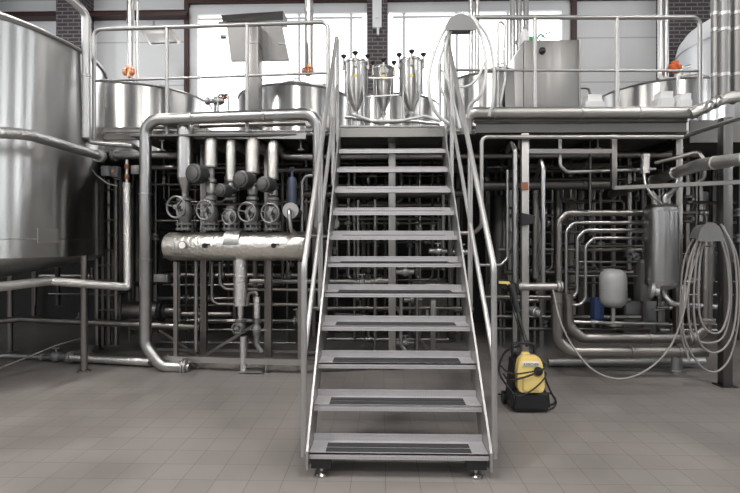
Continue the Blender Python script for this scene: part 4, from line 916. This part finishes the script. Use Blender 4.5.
# ------------------------------------------------------------------ pressure washer
Y = 4.16; s = Y/FPX
o = P(526.5, 407, Y); o.z = 0
t = thing('pressure_washer', 'yellow and black pressure washer wrapped in its black hose beside the stairs', 'pressure washer', o)
def rbox(c, w, d, h, tw=1, td=1, bev=.03, seg=3):
    b = B(); g = bmesh.ops.create_cube(b.bm, size=1)['verts']
    for v in b.bm.verts:
        top = v.co.z > 0
        v.co = V((v.co.x*w*(tw if top else 1), v.co.y*d*(td if top else 1), (v.co.z+.5)*h))
    bmesh.ops.bevel(b.bm, geom=list(b.bm.edges), offset=bev, segments=seg, affect='EDGES')
    bmesh.ops.translate(b.bm, verts=b.bm.verts, vec=V(c)); return b
emitobj('housing', rbox(o+V((0, .03, .02)), 37*s, .26, 51*s, .74, .8, .04), 'black', t)
b = rbox(o+V((0, -.07, .012)), 39*s, .14, 20*s, .92, .85, .03); emitobj('base', b, 'black', t)
yc = o+V((0, -.16, 20*s)); w2 = 13.0*s; hh = 34*s
pts = [(-w2*.80, 0), (w2*.80, 0), (w2*1.02, hh*.12), (w2*.98, hh*.6), (w2*.84, hh*.88), (w2*.6, hh*1.0), (-w2*.6, hh*1.0), (-w2*.84, hh*.88), (-w2*.98, hh*.6), (-w2*1.02, hh*.12)]
b = B(); b.poly([yc+V((x, .02+.10*z, z)) for x, z in pts], (0, .09, 0))
bmesh.ops.bevel(b.bm, geom=[e for e in b.bm.edges], offset=.008, segments=2, affect='EDGES')
fp = emitobj('front_panel', b, 'yellow', t, 'yellow front panel')
b = B(); b.poly([yc+V((x*.62, .008+.10*z, z)) for x, z in ((-w2, hh*.06), (w2, hh*.06), (w2*1.1, hh*.48), (-w2*1.1, hh*.48))], (0, .02, 0)); bmesh.ops.bevel(b.bm, geom=list(b.bm.edges), offset=.006, segments=2, affect='EDGES'); emitobj('lower_recess', b, 'yellow', fp)
lab = yc+V((0, .08-.07, hh*.80))
emitobj('name_strip', B().poly([yc+V((x, .012+.10*z, z)) for x, z in ((-w2*.66, hh*.74), (w2*.66, hh*.74), (w2*.6, hh*.86), (-w2*.6, hh*.86))], (0, .012, 0)), 'dial', fp, 'pale name strip', flat=True)
def lettering(txt, size, loc, rot, mat, parent, nm='lettering'):
    cu = bpy.data.curves.new(nm, 'FONT'); cu.body = txt; cu.size = size; cu.extrude = .001; cu.align_x = 'CENTER'; cu.align_y = 'CENTER'
    tmp = bpy.data.objects.new(nm, cu); COL.objects.link(tmp); dg = bpy.context.evaluated_depsgraph_get()
    me = bpy.data.meshes.new_from_object(tmp.evaluated_get(dg)); bpy.data.objects.remove(tmp)
    me.materials.clear(); me.materials.append(MT[mat]); me.transform(Matrix.Translation(V(loc)-ORG[parent.name]) @ rot)
    o_ = bpy.data.objects.new(nm, me); COL.objects.link(o_); o_.parent = parent; ORG[o_.name] = ORG[parent.name]; return o_
lettering('KÄRCHER', .028, yc+V((0, .004+.10*hh*.80, hh*.80)), Matrix.Rotation(PI/2-.1, 4, 'X'), 'black', fp)
k = yc+V((w2*.52, .0+.10*hh*.6, hh*.60)); emitobj('switch_knob', B().lathe(k+V((0, .03, 0)), (0, -1, .1), [(.034, 0), (.036, .03), (.028, .045), (.01, .046)], 24), 'black', t)
hb = o+V((0, .08, 50*s)); emitobj('handle', B().tube([hb+V((-11*s, 0, -.08)), hb+V((-11*s, .02, 12*s)), hb+V((11*s, .02, 12*s)), hb+V((11*s, 0, -.08))], .012, 12, .03), 'black', t)
emitobj('handle_cap', rbox(hb+V((0, -.05, -.01)), .10, .08, .05, .8, .8, .012), 'yellow', t)
for k_, (pts, r_) in enumerate((([(506, 371), (514, 374), (530, 372), (545, 368)], .008), ([(509, 380), (522, 378), (538, 372), (546, 366)], .010), ([(506, 384), (518, 396), (535, 388), (546, 375)], .008))):
    b = B(); W = [P(x, y, Y-.18+.06*(abs(x-526)/20)**2) for x, y in pts]; b.tube(smooth_curve([W[0]+V((0, .18, 0))]+W+[W[-1]+V((0, .18, 0))], 6), r_*.8, 8, 0); emitobj('hose_wrap', b, 'rubber', t)
for sx in (-1, 1): emitobj('wheel', B().cyl(o+V((sx*17*s, .12, .055)), o+V((sx*20.5*s, .12, .055)), .055), 'black', t)
ry = lambda x, y, yy=4.05, z=None: P(x, y, yy)
def on_floor(px, py, r=.009): u = (px-370)/FPX; tt = (CAMZ-r)/((py-HY)/FPX); return V((tt*(-ST+u*CT), tt*(CT+u*ST), r))
b = B(); W = smooth_curve([P(545, 378, 4.1), P(549, 388, 4.12), P(553, 396, 4.15), on_floor(556, 403), on_floor(551, 409), on_floor(535, 409), on_floor(515, 405), on_floor(505, 396), on_floor(498, 394)], 7); b.tube(W, .008, 8, 0)
emitobj('cable_loop', b, 'rubber', t)
hose('black power cable curling on the tiles right of the washer', [[(536, 398, 4.35), (548, 393, 4.38), (555, 398, 4.35), (554, 403.5, 4.25), (545, 405.5, 4.18)]], 2.0, 'rubber', 'power_cable', 'cable')
hose('black high pressure hose bulging left of the washer', [[(520, 345, 4.4), (505, 352, 4.45), (499, 368, 4.45), (503, 380, 4.4), (510, 388, 4.25)]], 2.6, 'rubber', 'pressure_hose')
# spray gun hanging on the tee
g0 = P(499, 282, 4.72)
t = thing('spray_gun', 'black spray gun with yellow trigger hanging on the tee pipe above the washer', 'spray gun', P(525, 343, 4.5))
b = B(); W = [P(512, 286, 4.72), P(517, 310, 4.66), P(524, 335, 4.58), P(527, 346, 4.5)]
b.tube(W, .016, 10, .1); b.tube([P(511, 284, 4.72), P(518, 312, 4.66)], .030, 12, 0); emitobj('lance', b, 'black', t)
b = B(); b.poly([P(x, y, 4.74) for x, y in ((497, 281), (507, 279), (516, 283), (521, 292), (514, 297), (508, 290), (498, 286))], (0, .045, 0)); bmesh.ops.bevel(b.bm, geom=list(b.bm.edges), offset=.008, segments=2, affect='EDGES'); emitobj('gun_body', b, 'black', t)
b = B(); b.poly([P(x, y, 4.725) for x, y in ((499, 281.2), (509, 281.5), (511.5, 285), (509, 287), (507, 284), (499, 283.6))], (0, .03, 0)); emitobj('trigger', b, 'yellow', t, 'yellow trigger')

# ------------------------------------------------------------------ camera and view
cd = bpy.data.cameras.new('camera'); cam = bpy.data.objects.new('camera', cd); COL.objects.link(cam)
cam.location = (0, 0, CAMZ); cam.rotation_euler = (PI/2, 0, TH)
cd.sensor_width = 36; cd.lens = FPX/740*36; cd.shift_y = -(246.5-HY)/740; cd.clip_end = 100
scene.camera = cam
w = bpy.data.worlds.new('world'); scene.world = w; w.use_nodes = True
w.node_tree.nodes['Background'].inputs[0].default_value = (.8, .85, .9, 1); w.node_tree.nodes['Background'].inputs[1].default_value = .5
scene.view_settings.view_transform = 'Standard'; scene.view_settings.look = 'None'; scene.view_settings.gamma = 1
scene.view_settings.exposure = 0.0; scene.view_settings.use_curve_mapping = False
scene.cycles.use_denoising = True; scene.cycles.max_bounces = 8; scene.cycles.glossy_bounces = 5; scene.cycles.diffuse_bounces = 4
scene.cycles.sample_clamp_indirect = 3; scene.cycles.blur_glossy = .5; scene.cycles.use_adaptive_sampling = False; scene.cycles.denoising_prefilter = 'ACCURATE'; scene.cycles.denoising_input_passes = 'RGB_ALBEDO_NORMAL'; scene.cycles.caustics_reflective = False; scene.cycles.caustics_refractive = False
